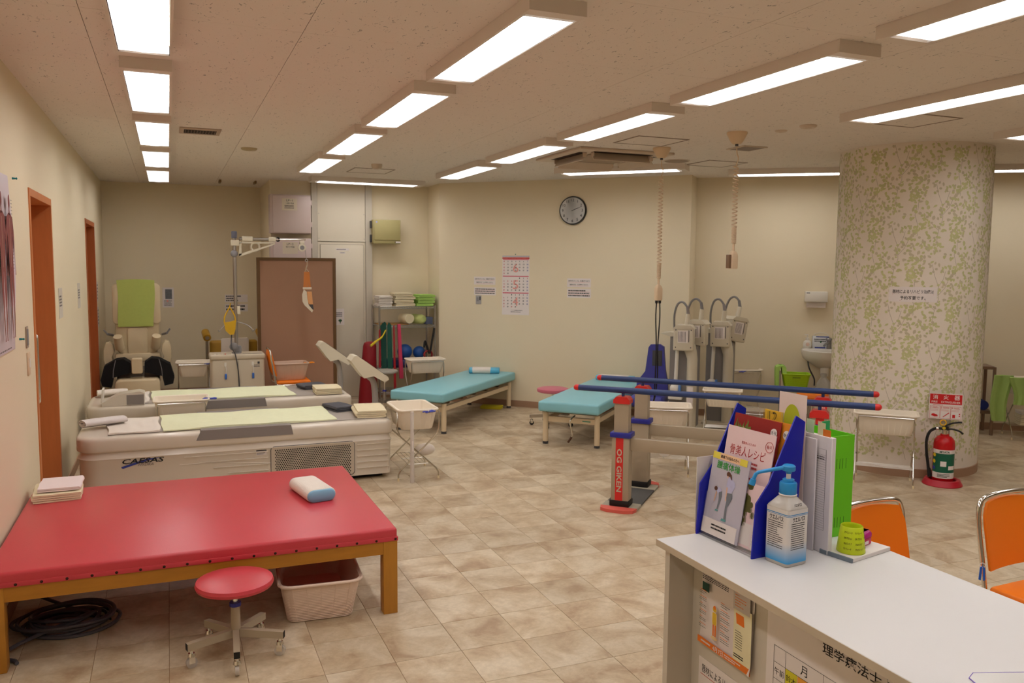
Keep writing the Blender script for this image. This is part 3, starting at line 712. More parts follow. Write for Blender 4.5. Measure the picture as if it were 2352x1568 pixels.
# ================================================================== turquoise beds
def blue_bed(s0, s1, label, crank, paneltext=True):
    n0, n1 = 7.22, 9.105; sc, nc = (s0+s1)/2, (n0+n1)/2
    t = thing('treatment_bed', label, 'bed', p45(sc, nc), R45)
    hw, hl = (s1-s0)/2, (n1-n0)/2
    MB().box(-hw, hw, -hl, hl, .322, .42, bev=.022, seg=4).build('mattress', TURQ, t)
    MB().box(-hw+.05, hw-.05, -hl+.08, hl-.08, .305, .323).build('board', mat('dark_board', (92, 76, 58), .6), t)
    for sx in (-1, 1): MB().box(sx*(hw-.06)-.015, sx*(hw-.06)+.015, -hl+.16, hl-.09, .225, .27).build('side_rail', LEGCREAM, t)
    for sy in (-1, 1):
        o = MB().box(-hw+.06, hw-.06, sy*hl-sy*.115-.015, sy*hl-sy*.115+.015, .215, .265).build('end_rail', LEGCREAM, t)
        if sy < 0 and paneltext:
            MB().rect(.11, .19, .235, .246, -hl+.099).build('nameplate', mat('green_print', (60, 140, 110), .6), o, flat=True)
    for k in range(5): MB().box(-hw+.1, hw-.1, -hl+.3+k*.32, -hl+.34+k*.32, .27, .305).build('lift_slat', mat('lift_frame_brown', (120, 98, 72), .5), t)
    for sx in (-1, 1):
        for sy in (-1, 1):
            x, y = sx*(hw-.045), sy*hl-sy*.10
            o = MB().cyl((x, y, .022), (x, y, .305), .026, seg=18).build('leg', LEGCREAM, t)
            MB().lathe([(.027, 0), (.027, .009), (.022, .010), (.022, .014), (.027, .015), (.027, .024)], 18, (x, y, 0)).build('leg_foot', DGREY, o)
    if crank:
        pts = [(.04, -hl+.09, .29), (.03, -hl-.01, .265), (.03, -hl-.012, .22), (.05, -hl-.014, .13), (.045, -hl-.016, .105)]
        o = MB().tube(bez(pts, 5), .007, 8).build('crank', CHROME, t)
        MB().cyl((.045, -hl-.016, .108), (.012, -hl-.02, .055), .010, seg=12).build('crank_grip', mat('brown_grip', (84, 52, 34), .5), o)
    return t
blue_bed(-4.33, -3.72, 'turquoise treatment bed under the calendar, yellow cushion beneath', False)
blue_bed(-2.722, -2.122, 'turquoise treatment bed with hand crank, beside the parallel bars', True)
CORE = mat('sky_blue_vinyl', (98, 186, 218), .4)
pillow('white covered pillow with sky blue ends on the bed under the calendar', p45(-4.02, 8.86, .42), R45+math.radians(-68), .36, .15, .065, CORE, TWHITE, -.40, .22)
pillow('white covered pillow with sky blue end on the bed with hand crank', p45(-2.44, 8.92, .42), R45+math.radians(-90), .42, .15, .055, CORE, TWHITE, -.44, .36)
b = MB().box(-.125, .125, -.07, .07, 0, .035, bev=.006); tag(b.build('foam_cushion', mat('yellow_foam', (206, 190, 30), .8, bump=.3), None, (3.50, 9.06, 0), R45+.2), 'flat yellow foam cushion on the floor under the turquoise bed', 'cushion')
stool('pink round stool with black casters behind the turquoise bed', (*(p45(-2.93, 8.22).xy), 0), .3, PINKV, .40, .05, .17, 5, GREYUNIT, BLACK, spread=.24)
# ================================================================== parallel bars (along the slanting direction)
NAVY = mat('navy_bar', (40, 62, 112), .35, var=.03); MATG = mat('base_plate_dark', (84, 82, 78), .7, bump=.3)
SALM = mat('salmon_rubber', (216, 96, 82), .6, var=.05); BGRY = mat('base_band_grey', (176, 168, 148), .5)
t = thing('parallel_bars', 'parallel walking bars with navy rails and grey posts on red-edged bases', 'exercise equipment', p45(-.82, 5.835), R45)
NB, FB = -.285, .285
for y in (NB, FB):
    o = MB().cyl((-.965, y, .83), (.965, y, .83), .0205, seg=20).build('rail', NAVY, t)
    for sx in (-1, 1): MB().lathe([(.0212, 0), (.0212, .018), (.018, .029), (.010, .036), (0, .038)], 18, T=Matrix.Translation((sx*.962, y, .83)) @ Matrix.Rotation(sx*PI/2, 4, 'Y')).build('rail_cap', REDP, o)
for sx in (-1, 1):
    x = sx*.64
    o = MB().box(x-.125, x+.125, NB-.05, FB+.05, 0, .014, bev=.004).build('base_plate', MATG, t)
    for sy in (-1, 1):
        y1 = sy*.285
        MB().box(x-.128, x+.128, min(y1-.075, y1+.075), max(y1-.075, y1+.075), .001, .019, bev=.004).build('base_band', BGRY, o)
        pl = [(x-.13, y1+sy*.06), (x+.13, y1+sy*.06), (x+.115, y1+sy*.12), (x+.06, y1+sy*.15), (x-.06, y1+sy*.15), (x-.115, y1+sy*.12)]
        MB().prism(pl, .0005, .022, 'z').build('base_end', SALM, o)
    for y in (NB, FB):
        ps = MB().box(x-.062, x+.062, y-.05, y+.05, .02, .515, bev=.006).build('post', GREYUNIT, t)
        MB().box(x-.07, x+.07, y-.058, y+.058, .019, .062, bev=.006).build('post_foot', BLACK, ps)
        MB().box(x-.074, x+.074, y-.061, y+.061, .505, .54, bev=.006).build('post_collar', BLUEP, ps)
        MB().box(x-.05, x+.05, y-.038, y+.038, .50, .752).build('inner_post', GREYUNIT, ps)
        MB().prism([(x-.058, .742), (x+.058, .742), (x+.058, .768), (x+.038, .789), (x-.038, .789), (x-.058, .768)], y-.046, y+.046, 'y').build('post_cap', REDP, ps)
        MB().cyl((x, y, .785), (x, y, .818), .011, seg=12).build('rail_stem', NAVY, ps)
        if sx < 0:
            if y == NB:
                MB().rect(x-.032, x+.022, .063, .503, y-.0508).build('red_stripe', REDP, ps, flat=True)
                MB().text('OG GIKEN', .036, x-.005, .275, y-.0516, w=.305, bold=.025, rot=-PI/2).build('post_lettering', mat('silver_print', (200, 188, 166), .5), ps, flat=True)
        else:
            MB().rect(x-.02, x+.03, .70, .74, y-.0388).rect(x-.02, x+.03, .60, .65, y-.0388).build('scale_red', REDP, ps, flat=True)
            MB().rect(x-.02, x+.03, .65, .70, y-.0388).rect(x-.02, x+.03, .545, .60, y-.0388).build('scale_blue', BLUEP, ps, flat=True)
            MB().text('70', .018, x+.005, .715, y-.0394).text('72', .018, x+.005, .685, y-.0394).text('74', .018, x+.005, .662, y-.0394).build('scale_figures', PAPER, ps, flat=True)
for y in (NB, FB):
    MB().box(-.578, .578, y-.022, y+.022, .415, .50, bev=.003).build('cross_beam', GREYUNIT, t)

# ================================================================== basket trolleys
WIRE = mat('trolley_chrome', (205, 200, 190), .22, 1., var=.03); FOOT = mat('ivory_foot', (232, 212, 170), .5)
CLIPB = mat('clip_blue', (58, 70, 178), .4)
def cart(label, loc, rz, L=.46, W=.31, zt=.56, hb=.165, group=None):
    """folding trolley: plastic basket in two crossed chrome tube frames with a low wire rack"""
    t = thing('basket_trolley', label, 'trolley', loc, rz, group)
    basket(t, L/2-.055, W/2-.04, L/2-.014, W/2-.014, hb, BASKET, z0=zt-hb, ribs=8, rim=.014)
    lx = L/2-.03; r = .0062
    for sg in (-1, 1):
        yb, yt = -sg*(W/2-.005), sg*(W/2+.004); k = .018*sg
        zb = zt-hb-.02
        side = lambda sx: [(sx*(lx+.006*sg), yb, .012), (sx*(lx+.006*sg), yb, .05), (sx*(lx+.006*sg), yb+.02*sg, .085), (sx*(lx+.006*sg), yt-.02*sg, zb-.02), (sx*(lx+.006*sg), yt, zb+.03), (sx*(lx+.006*sg), yt, zt-.05), (sx*(lx-.01), yt, zt-.022)]
        a = side(-1); b = side(1)[::-1]
        o = MB().tube(a+b, r, 8).build('leg_frame', WIRE, t)
        for sx in (-1, 1): MB().cyl((sx*(lx+.006*sg), yb, 0), (sx*(lx+.006*sg), yb, .022), .0085, .0078, seg=10).build('foot', FOOT, o)
    rk = MB(); z = .13
    for i in range(6): rk.tube([(-lx, -W*.26+W*.104*i, z), (lx, -W*.26+W*.104*i, z)], .002, 5)
    for x in (-lx, 0, lx): rk.tube([(x, -W*.27, z-.003), (x, W*.27, z-.003)], .003, 5)
    rk.build('wire_rack', WIRE, t)
    return t
def clip(label, loc, rz, m, k=1., tilt=0.):
    """plastic towel clip: two jaws and a pair of finger loops"""
    t = thing('towel_clip', label, 'clip', loc, rz)
    for sg, n in ((-1, 'jaw'), (1, 'jaw')):
        b = MB(); q = [(0, sg*.004*k, 0), (.018*k, sg*.013*k, .0), (.036*k, sg*.018*k, .002), (.05*k, sg*.008*k, .0)]
        b.tube(bez([Vector(p) for p in q], 5), .005*k, 8)
        b.tube(bez([(0, sg*.004*k, 0), (-.014*k, -sg*.012*k, 0), (-.03*k, -sg*.020*k, 0), (-.04*k, -sg*.012*k, 0)], 5), .0045*k, 8)
        o = b.build(n, m, t)
        o.rotation_euler = (tilt, 0, 0)
    MB().cyl((0, -.007*k, 0), (0, .007*k, 0), .006*k, seg=12).build('spring', CHROME, t)
    return t
cart('chrome-legged basket trolley at the foot of the lettered massage bed', (1.785, 6.40, 0), math.radians(88), L=.48, W=.33)
cart('basket trolley standing between the two massage beds', (.07, 7.39, 0), math.radians(0), L=.44, W=.31)
cart('basket trolley between the massage chair and the traction unit', (.235, 10.15, 0), math.radians(-3), L=.38, W=.31)
cart('basket trolley before the shelf rack, by the turquoise bed', (2.80, 9.47, 0), math.radians(-2), L=.46, W=.27, zt=.575)
cart('basket trolley in front of the leafy column', (5.20, 4.83, 0), math.radians(-46), L=.47, W=.26)
cart('basket trolley standing behind the parallel bars', (3.73, 5.72, 0), math.radians(-32), L=.44, W=.28)
cart('basket trolley beside the heat therapy machine, under the slanting wall', (5.90, 7.52, 0), math.radians(-20), L=.42, W=.28)
p_ = p45(-1.16, 8.20); cart('basket trolley before the heat therapy machine nearest the corner', (p_.x, p_.y, 0), R45+.1, L=.38, W=.26, zt=.50)
# white roll lying on the rack of the first trolley, umbrella tube beside it
b = MB().ball((0, 0, .05), .085, .055, .05, 18, 10); tag(b.build('cloth_bundle', TWHITE, None, (1.90, 6.43, .134)), 'white cloth bundle on the low rack of the trolley by the lettered bed', 'bundle')
t = thing('white_tube', 'upright white plastic tube standing before the trolley by the lettered bed', 'tube', (*(atz(947, 1108).xy), 0))
MB().lathe([(.0, 0), (.016, 0), (.017, .004), (.0145, .30), (.0145, .548), (.012, .556), (0, .558)], 16).build('tube_body', mat('tube_white', (214, 204, 194), .4), t)
MB().add([(-.006, -.0165, .25), (.006, -.0165, .25), (.006, -.0165, .33), (-.006, -.0165, .33)], [(0, 1, 2, 3)]).build('tube_label', PAPER, t, flat=True)
CL = [('blue towel clip on the rim of the trolley by the lettered bed', atz(985, 945, .55), .4, CLIPB),
      ('blue towel clip on the trolley between the massage beds', (.285, 7.30, .558), -.3, CLIPB),
      ('blue towel clip on the trolley beside the massage chair', (.40, 10.0, .545), .6, CLIPB),
      ('blue towel clip on the trolley beside the heat therapy machine', (5.82, 7.395, .545), .5, CLIPB)]
for lab, p_, rz_, m_ in CL: clip(lab, (p_[0], p_[1], p_[2]), rz_, m_, 1.15)
# towels and bottles under / on the trolley behind the bars
c = MB().cyl((-.05, 0, .055), (.05, 0, .055), .055, seg=20); tag(c.build('towel_roll', TWHITE, None, (*(p45(-1.40, 6.70).xy), .134), .9), 'white roll on the low rack of the trolley behind the parallel bars', 'towel')

# ================================================================== desk
DESK = mat('desk_white_laminate', (222, 219, 216), .38, var=.01); DPAN = mat('desk_panel_white', (208, 198, 182), .45, var=.01); DEDGE = mat('desk_edge_band', (206, 190, 166), .45)
ZD = .85; DK = (CAMH-ZD)/.96           # desk measured at .72 m, true height .85 m
def dk(x, y): return x*DK, y*DK
DX0, DX1, DY0, DY1 = 1.578*DK, 2.262*DK, .95*DK, 2.452*DK
t = thing('office_desk', 'white laminate desk with papers fixed to its front panel', 'desk', (DX0, DY0, 0))
dw, dl = DX1-DX0, DY1-DY0
MB().box(0, dw, 0, dl, ZD-.022, ZD, bev=.0015, seg=1).build('desk_top', DESK, t)
MB().box(-.0006, .0006, 0, dl, ZD-.021, ZD-.001).box(0, dw, dl-.0004, dl+.0006, ZD-.021, ZD-.001).build('edge_band', DEDGE, t)
for y in (.03, dl-.052): MB().box(.016, dw-.02, y, y+.024, 0, ZD-.022).build('side_panel', DPAN, t)
MB().box(.105, .121, .054, dl-.052, .06, ZD-.022).build('front_panel', DPAN, t)
# papers on the front panel (face -X): local x runs toward -Y for the viewer
PXF = DX0+.105
def on_panel(name, label, cat, y_left, z_mid):
    o = thing(name, label, cat, (PXF-.0005, y_left*DK, CAMH+(z_mid-CAMH)*DK), -PI/2); o.scale = (DK, 1, DK); return o
t = on_panel('leaflet', 'clinic leaflet with orange foot band fixed to the desk panel', 'leaflet', 2.338, .525)
lw = .285
bw = MB(); n = 10; grid = []
for i in range(n+1):
    u = i/n
    for j in range(7):
        v = j/6; grid.append((u*lw, -.0015-.010*max(0, (u-.8)/.2)**2*(1-v)-.006*max(0, (.25-v)/.25)**2, -.148+.30*v))
fs = [(i*7+j, (i+1)*7+j, (i+1)*7+j+1, i*7+j+1) for i in range(n) for j in range(6)]
pp = MB().add(grid, fs); o = pp.build('sheet', mat('leaflet_paper', (236, 224, 218), .6, var=.02), t)
y = -.0125
OR = mat('print_orange', (232, 120, 30), .6); YL = mat('print_yellow', (232, 190, 50), .6); GR = mat('print_dark_green', (30, 74, 62), .6); CRM = mat('print_cream', (236, 226, 184), .6); LG = mat('print_grey', (208, 198, 190), .6)
MB().rect(.195, lw, -.125, .06, y).build('cream_column', CRM, t, flat=True); MB().rect(.19, .275, .045, .15, y-.0001).build('grey_column', LG, t, flat=True)
MB().rect(0, lw, -.148, -.125, y-.0002).poly([(.205, .035), (.245, .035), (.25, .0), (.21, .0)], y-.0004).build('orange_print', OR, t, flat=True)
MB().rect(.02, .06, .045, .075, y-.0002).build('green_tab', GR, t, flat=True)
b = MB().dashes(.02, .18, .085, .148, 11, y-.0004, seed=3); b.dashes(.20, .255, -.115, -.10, 2, y-.0006, seed=4); b.dashes(.205, .265, -.085, -.02, 8, y-.0006, seed=6, full=.6, fill=.25)
for k in range(6): b.dashes(.005, .055, .03-.024*k, .042-.024*k, 2, y-.0004, seed=10+k, full=.8, fill=.28); b.dashes(.125, .185, .02-.024*k, .034-.024*k, 2, y-.0004, seed=30+k, full=.8, fill=.28)
b.build('fine_print', INK, t, flat=True)
b = MB().dashes(.20, .27, .055, .145, 10, y-.0006, seed=8, full=.8, fill=.3)
for k in range(6): b.dashes(.01, .05, .042-.024*k, .048-.024*k, 1, y-.0005, seed=50+k, fill=.4); b.dashes(.125, .17, .034-.024*k, .04-.024*k, 1, y-.0005, seed=70+k, fill=.4)
b.build('orange_fine_print', OR, t, flat=True)
MB().text('4月7日', .018, .115, -.137, y-.0008, bold=.01).dashes(.02, .08, -.142, -.130, 1, y-.0008, seed=5).dashes(.15, .27, -.144, -.13, 2, y-.0008, seed=6).build('date_lettering', PAPER, t, flat=True)
MB().disc(.093, .0, .010, y-.0008).rect(.083, .103, -.055, -.012, y-.0008).build('figure_shirt', YL, t, flat=True)
MB().rect(.084, .092, -.095, -.055, y-.0008).rect(.095, .103, -.095, -.055, y-.0008).disc(.093, .006, .007, y-.001).build('figure_trousers', OR, t, flat=True)
MB().rect(.08, .083, -.05, -.015, y-.0008).rect(.103, .106, -.05, -.015, y-.0008).disc(.093, -.102, .018, y-.0006, rz=.006).build('figure_limbs', mat('print_skin', (238, 206, 150), .6), t, flat=True)
t = on_panel('magnet', 'round pale blue magnet holding the leaflet to the desk panel', 'magnet', 2.318, .672)
MB().cyl((0, 0, 0), (0, -.016, 0), .016, .013, seg=20).build('knob', mat('magnet_blue', (150, 176, 190), .4), t)
t = on_panel('notice_sheet', 'white notice in black lettering below the leaflet on the desk panel', 'notice', 2.345, .20)
MB().box(0, .30, -.001, 0, -.10, .118).build('sheet', PAPER, t, flat=True)
MB().text('器材によるリハビリ治療は', .030, .02, .082, -.0016, al='l', w=.36*.75).text('予約不要です。', .030, .09, .02, -.0016, al='l').build('lettering', INK, t, flat=True)
MB().rect(.012, .285, .058, .060, -.0016).rect(.08, .26, -.004, -.002, -.0016).build('red_underline', INKR, t, flat=True)
# schedule of the therapists
t = on_panel('schedule_sheet', 'large white duty schedule with coloured name cells on the desk panel', 'schedule', 1.995, .44)
SW = .72
MB().box(0, SW, -.001, 0, -.22, .245).build('sheet', PAPER, t, flat=True)
y = -.0016; gx, gz = .035, .085; cw0, cw, rh = .052, .156, .052
b = MB()
for k in range(4): b.rect(gx, gx+cw0+4*cw, gz-rh*k-.0006, gz-rh*k+.0006, y)
for xx in [gx, gx+cw0]+[gx+cw0+cw*(k+1) for k in range(4)]: b.rect(xx-.0006, xx+.0006, gz-3*rh, gz, y)
for k, s_ in enumerate('月火水木'): b.text(s_, .030, gx+cw0+cw*(k+.5), gz-rh*.5, y)
b.text('午前', .022, gx+cw0/2, gz-1.5*rh, y, w=.042).text('午後', .022, gx+cw0/2, gz-2.5*rh, y, w=.042)
b.text('理学療法士 ：', .034, .235, .165, y, al='l', bold=.01, w=.24).text('作業療法士', .034, .56, .165, y, al='l', bold=.01, w=.15)
cells_ = [('鈴木', 'y'), ('神津', 'o'), ('岩上', 'r')]
yc, oc, rc = MB(), MB(), MB()
for d in range(4):
    for r in (1, 2):
        for i, (nm, cc) in enumerate(cells_):
            x0 = gx+cw0+cw*d+cw/3*i; {'y': yc, 'o': oc, 'r': rc}[cc].rect(x0+.0008, x0+cw/3-.0008, gz-rh*(r+1)+.0008, gz-rh*r-.0008, y+.0003)
            b.text(nm, .021, x0+cw/6, gz-rh*(r+.5), y-.0002, w=.043)
b.rect(.4655, .4665, .0, .24, y)
b.build('lettering', INK, t, flat=True)
yc.build('yellow_cells', mat('cell_yellow', (216, 206, 40), .6), t, flat=True); oc.build('orange_cells', mat('cell_orange', (240, 166, 60), .6), t, flat=True); rc.build('red_cells', mat('cell_red', (238, 120, 40), .6), t, flat=True)
t = on_panel('magnet', 'round cream magnet on the duty schedule', 'magnet', 1.555, .585)
MB().cyl((0, 0, 0), (0, -.014, 0), .017, .014, seg=20).build('knob', CREAM, t)
MB().disc(-.005, .004, .002, -.0145, seg=8).disc(.005, .004, .002, -.0145, seg=8).build('dots', INK, t, flat=True)

# ================================================================== brochure rack on the desk (faces -X)
ACR = mat('clear_acrylic', (238, 238, 242), .03, trans=1., alpha=.32, ior=1.3, var=0.); RBLUE = mat('rack_royal_blue', (26, 34, 170), .3, var=.02)
rk = thing('brochure_rack', 'royal blue stepped brochure rack with clear shelves on the desk', 'rack', (*dk(1.742, 2.450), ZD), -PI/2+.06)
RW = .245   # local x: viewer's right (-Y); local y: away from the viewer (+X)
def side_poly(): return [(.0, .0), (.085, .0), (.175, .002), (.20, .44), (.165, .44), (.035, .20)]
for x in (0, RW+.004):
    MB().prism([(-.0, 0), (.16, 0), (.185, .385), (.150, .405), (.055, .215), (.01, .16)], x, x+.005, 'x').build('side_panel', RBLUE, rk)
MB().box(.005, RW+.004, .005, .155, .001, .005).build('rack_floor', ACR, rk)
slope = .16
for k, (y0, z0, hh) in enumerate(((.012, .012, .125), (.058, .10, .13), (.10, .18, .14))):
    b = MB()
    for (xa, xb, ha) in ((.006, .062, hh), (.062, RW-.058, hh*.45), (RW-.058, RW+.003, hh)):
        b.add([(xa, y0-.004, z0), (xb, y0-.004, z0), (xb, y0-.004+ha*slope, z0+ha), (xa, y0-.004+ha*slope, z0+ha)], [(0, 1, 2, 3)])
    b.build('clear_shelf_front', ACR, rk, flat=True)
    MB().box(.006, RW+.003, y0-.006, y0+.035, z0-.004, z0-.002).build('clear_shelf', ACR, rk, flat=True)
MB().add([(.006, .150, .03), (RW+.003, .150, .03), (RW+.003, .183, .398), (.006, .183, .398)], [(0, 1, 2, 3)]).build('clear_back', ACR, rk, flat=True)
def brochure(name, label, x, yb, zb, W, H, tilt=.17, th=.003, m=PAPER, rz=0.):
    """standing booklet in the rack: returns an empty whose XZ plane is the cover"""
    T = rk.matrix_basis @ Matrix.Translation((x, yb, zb))
    o = bpy.data.objects.new(name, None); COL.objects.link(o); o.matrix_world = T @ Matrix.Rotation(-tilt, 4, 'X'); tag(o, label, 'booklet')
    MB().box(0, W, 0, th, 0, H).build('pages', m, o, flat=True)
    return o
PINKP = mat('cover_pink', (236, 206, 206), .5, var=.03); GRYP = mat('cover_lavender', (190, 184, 196), .5, var=.04); REDC = mat('cover_dark_red', (150, 30, 26), .5, var=.08, vscale=9); ORC = mat('cover_orange', (226, 140, 36), .5); VEG = mat('print_leaf_green', (112, 122, 48), .6, var=.35, vscale=30); PALEV = mat('print_pale_green', (176, 176, 100), .6, var=.2, vscale=30)
# front leaflet: exercises for back pain
o = brochure('exercise_booklet', 'grey booklet with green title and two bending figures in the rack', .010, .014, .012, .155, .275, m=GRYP); o.scale = (1.06, 1, .92)
y = -.0006
MB().rect(0, .145, .253, .275, y).build('title_band', mat('band_peach', (240, 196, 156), .6), o, flat=True)
MB().rect(0, .03, .253, .275, y-.0002).rect(.115, .145, .253, .275, y-.0002).build('band_ends', mat('band_yellow', (232, 214, 80), .6), o, flat=True)
MB().text('腰痛でお悩みの方へ', .011, .0725, .264, y-.0004, w=.078, bold=.01).dashes(.04, .11, .018, .040, 2, y-.0004, seed=9).build('black_lettering', INK, o, flat=True)
MB().text('腰痛体操', .026, .072, .236, y-.0004, w=.098, bold=.012).build('green_title', mat('title_green', (50, 150, 60), .6), o, flat=True)
MB().rect(0, .145, 0, .052, y).build('foot_band', PAPER, o, flat=True)
MB().poly([(.078, .205), (.092, .206), (.108, .192), (.112, .18), (.106, .165), (.098, .15), (.08, .152), (.076, .18)], y-.0004).poly([(.038, .158), (.05, .163), (.058, .156), (.06, .142), (.045, .142), (.038, .148)], y-.0004).build('shirts', mat('print_lilac', (186, 184, 214), .6, var=.15, vscale=60), o, flat=True)
MB().poly([(.08, .152), (.104, .155), (.108, .14), (.10, .122), (.092, .105), (.094, .065), (.085, .065), (.084, .105), (.086, .125)], y-.0005).poly([(.05, .145), (.062, .152), (.064, .135), (.056, .09), (.05, .088), (.053, .12)], y-.0005).build('trousers', mat('print_slate', (112, 116, 124), .6), o, flat=True)
MB().disc(.078, .213, .0085, y-.0006).disc(.035, .155, .007, y-.0006).poly([(.08, .22), (.09, .214), (.096, .197), (.09, .2), (.083, .212)], y-.0007).build('hair', mat('print_brown', (94, 60, 44), .6), o, flat=True)
MB().poly([(.074, .207), (.079, .207), (.079, .2), (.075, .2)], y-.0008).poly([(.078, .17), (.083, .17), (.084, .125), (.08, .125)], y-.0008).poly([(.037, .145), (.042, .145), (.038, .112), (.034, .112)], y-.0008).build('skin', mat('print_skin_tone', (222, 178, 150), .6), o, flat=True)
MB().poly([(.078, .066), (.096, .066), (.096, .058), (.074, .058)], y-.0008).poly([(.046, .088), (.057, .088), (.057, .082), (.044, .082)], y-.0008).build('shoes', mat('print_teal', (90, 150, 150), .6), o, flat=True)
# second booklet in the same shelf, cartoon at its foot left out; only plant motif and vertical title strip
o = brochure('plant_booklet', 'pink booklet with dark plant motif behind the exercise booklet', .118, .024, .012, .122, .19, m=PINKP)
r_ = random.Random(5); b = MB()
for k in range(26): b.disc(.05+r_.gauss(0, .018), .125+r_.gauss(0, .026), r_.uniform(.006, .012), y-.0002*(k % 4), rz=r_.uniform(.008, .016), seg=9)
q_ = b.build('plant_print', mat('print_olive', (96, 92, 46), .6, var=.3, vscale=40), o, flat=True); q_['kind'] = 'stuff'
MB().rect(.0, .095, .008, .072, y).rect(.098, .122, .005, .115, y).build('white_fields', PAPER, o, flat=True)
b = MB()
for k, ch in enumerate('いずみ歯科だより'): b.text(ch, .0105, .110, .105-.0125*k, y-.0004)
b.build('strip_lettering', INK, o, flat=True)
# recipe booklet
o = brochure('recipe_booklet', 'pale pink recipe booklet with red title in the middle of the rack', .022, .062, .112, .206, .235, m=PINKP)
b = MB(); b.text('骨美人レシピ', .031, .10, .165, y, w=.152).text('健康美人のための', .0085, .10, .192, y, w=.062); b.dashes(.05, .15, .118, .142, 2, y, seed=11, full=1); b.dashes(.055, .15, .075, .097, 2, y, seed=12, full=1)
q = [(.186+.0155*math.cos(2*PI*k/24), y, .198+.0155*math.sin(2*PI*k/24)) for k in range(24)]
b.tube(q, .0007, 4, closed=True); b.text('春号', .011, .186, .198, y)
b.build('red_lettering', mat('print_wine', (186, 60, 60), .6), o, flat=True)
# winter issue
o = brochure('winter_booklet', 'dark red winter booklet with green vegetables at the back of the rack', .010, .104, .18, .20, .20, m=REDC)
b = MB(); r_ = random.Random(8)
for k in range(9): b.poly([(.0+.008*k, .0), (.014+.008*k, .0), (.018+.008*k+r_.uniform(-.004, .004), .13+r_.uniform(0, .06)), (.004+.008*k, .15+r_.uniform(0, .04))], y-.0002*(k % 3))
b.build('vegetable_print', VEG, o, flat=True)
MB().poly([(.022, .03), (.05, .02), (.062, .15), (.045, .165), (.03, .12)], y-.001).build('stalk_print', PALEV, o, flat=True)
MB().disc(.175, .165, .0135, y).build('issue_disc', PAPER, o, flat=True); MB().text('冬号', .011, .175, .165, y-.0004).build('issue_lettering', INK, o, flat=True)
o = brochure('autumn_booklet', 'orange autumn booklet peeking out behind the dark red one', .118, .114, .18, .128, .20, m=ORC)
MB().disc(.108, .165, .0135, y).build('issue_disc', PAPER, o, flat=True); MB().text('秋号', .011, .108, .165, y-.0004).build('issue_lettering', INK, o, flat=True)
# yellow card and tall clear sleeve behind the rack
def card(name, label, cat, x, yb, zb, W, H, m, tilt=.01):
    o = bpy.data.objects.new(name, None); COL.objects.link(o); o.matrix_world = rk.matrix_basis @ Matrix.Translation((x, yb, zb)) @ Matrix.Rotation(-tilt, 4, 'X'); tag(o, label, cat)
    MB().box(0, W, 0, .0015, 0, H).build('card', m, o, flat=True); return o
o = card('yellow_card', 'yellow card with large black figures standing behind the rack', 'card', .072, .197, .002, .075, .392, mat('card_yellow', (238, 190, 50), .6))
MB().text('12', .032, .036, .372, -.0006).build('figures', INK, o, flat=True)
o = card('clear_sleeve', 'tall white sleeve with a lime green oval standing behind the rack', 'sleeve', .125, .203, .002, .11, .455, mat('sleeve_pinkish', (234, 214, 206), .35))
MB().disc(.055, .37, .033, -.0008, rz=.052).build('oval_print', mat('print_lime', (186, 194, 40), .6), o, flat=True)

# ================================================================== hand sanitizer bottle
bt = thing('pump_bottle', 'square sanitizer bottle with long-spout blue pump on the desk', 'bottle', (*dk(1.850, 2.100), ZD), math.radians(8)); bt.scale = (.98, .98, .87)
LBL = mat('bottle_label_white', (226, 216, 208), .35, var=.02); CYAN = mat('pump_cyan', (46, 148, 212), .35, var=.02); BBL = mat('bottle_blue_foot', (70, 164, 220), .3)
hw = .042
def sq(h, z, r=.010): return [(x, y_, z) for x, y_ in rrect(2*h, 2*h, r, 4)]
body = MB().loft([sq(hw-.003, 0), sq(hw, .004), sq(hw, .185)]+[sq(hw-.001, .19, .011), sq(hw-.012, .207, .012), sq(.023, .222, .0225), sq(.021, .228, .0205)]).build('bottle_body', mat('bottle_clear', (224, 216, 206), .2, trans=.25), bt)
def wrap(z0, z1, name, m, off=.0006):
    return MB().loft([[(x, y_, z0) for x, y_ in rrect(2*(hw+off), 2*(hw+off), .010, 4)], [(x, y_, z1) for x, y_ in rrect(2*(hw+off), 2*(hw+off), .010, 4)]], cap=False).build(name, m, body)
def label_mat():
    m = bpy.data.materials.new('label_gradient'); m.use_nodes = True; nt = m.node_tree; N = nt.nodes; L = nt.links; b = N['Principled BSDF']
    tc = N.new('ShaderNodeTexCoord'); sp = N.new('ShaderNodeSeparateXYZ'); L.new(tc.outputs['Object'], sp.inputs[0])
    mr = N.new('ShaderNodeMapRange'); mr.inputs['From Min'].default_value = .008; mr.inputs['From Max'].default_value = .078; L.new(sp.outputs['Z'], mr.inputs[0])
    r = N.new('ShaderNodeValToRGB'); e = r.color_ramp.elements; e[0].color = (*lin((60, 160, 222)), 1); e[1].color = (*lin((228, 220, 212)), 1); e[0].position = .1; e[1].position = 1
    L.new(mr.outputs[0], r.inputs[0]); L.new(r.outputs[0], b.inputs['Base Color']); b.inputs['Roughness'].default_value = .35
    return m
wrap(.012, .186, 'label', label_mat())
MB().loft([[(x, y_, z) for x, y_ in rrect(2*(hw+.001), 2*(hw+.001), .010, 4)] for z in (.170, .1725)], cap=False).loft([[(x, y_, z) for x, y_ in rrect(2*(hw+.001), 2*(hw+.001), .010, 4)] for z in (.166, .1675)], cap=False).build('label_lines', CYAN, body)
b = MB()
for a in (0, -PI/2):
    T = rotz(a)
    b.text('ウエルパス', .016, 0, .155, -hw-.0012, w=.05, bold=.02, T=T)
    bb = MB(); bb.dashes(-.03, .03, .055, .145, 13, -hw-.0012, seed=3+int(a*10), fill=.35); b.add(bb.v, bb.f, T=T)
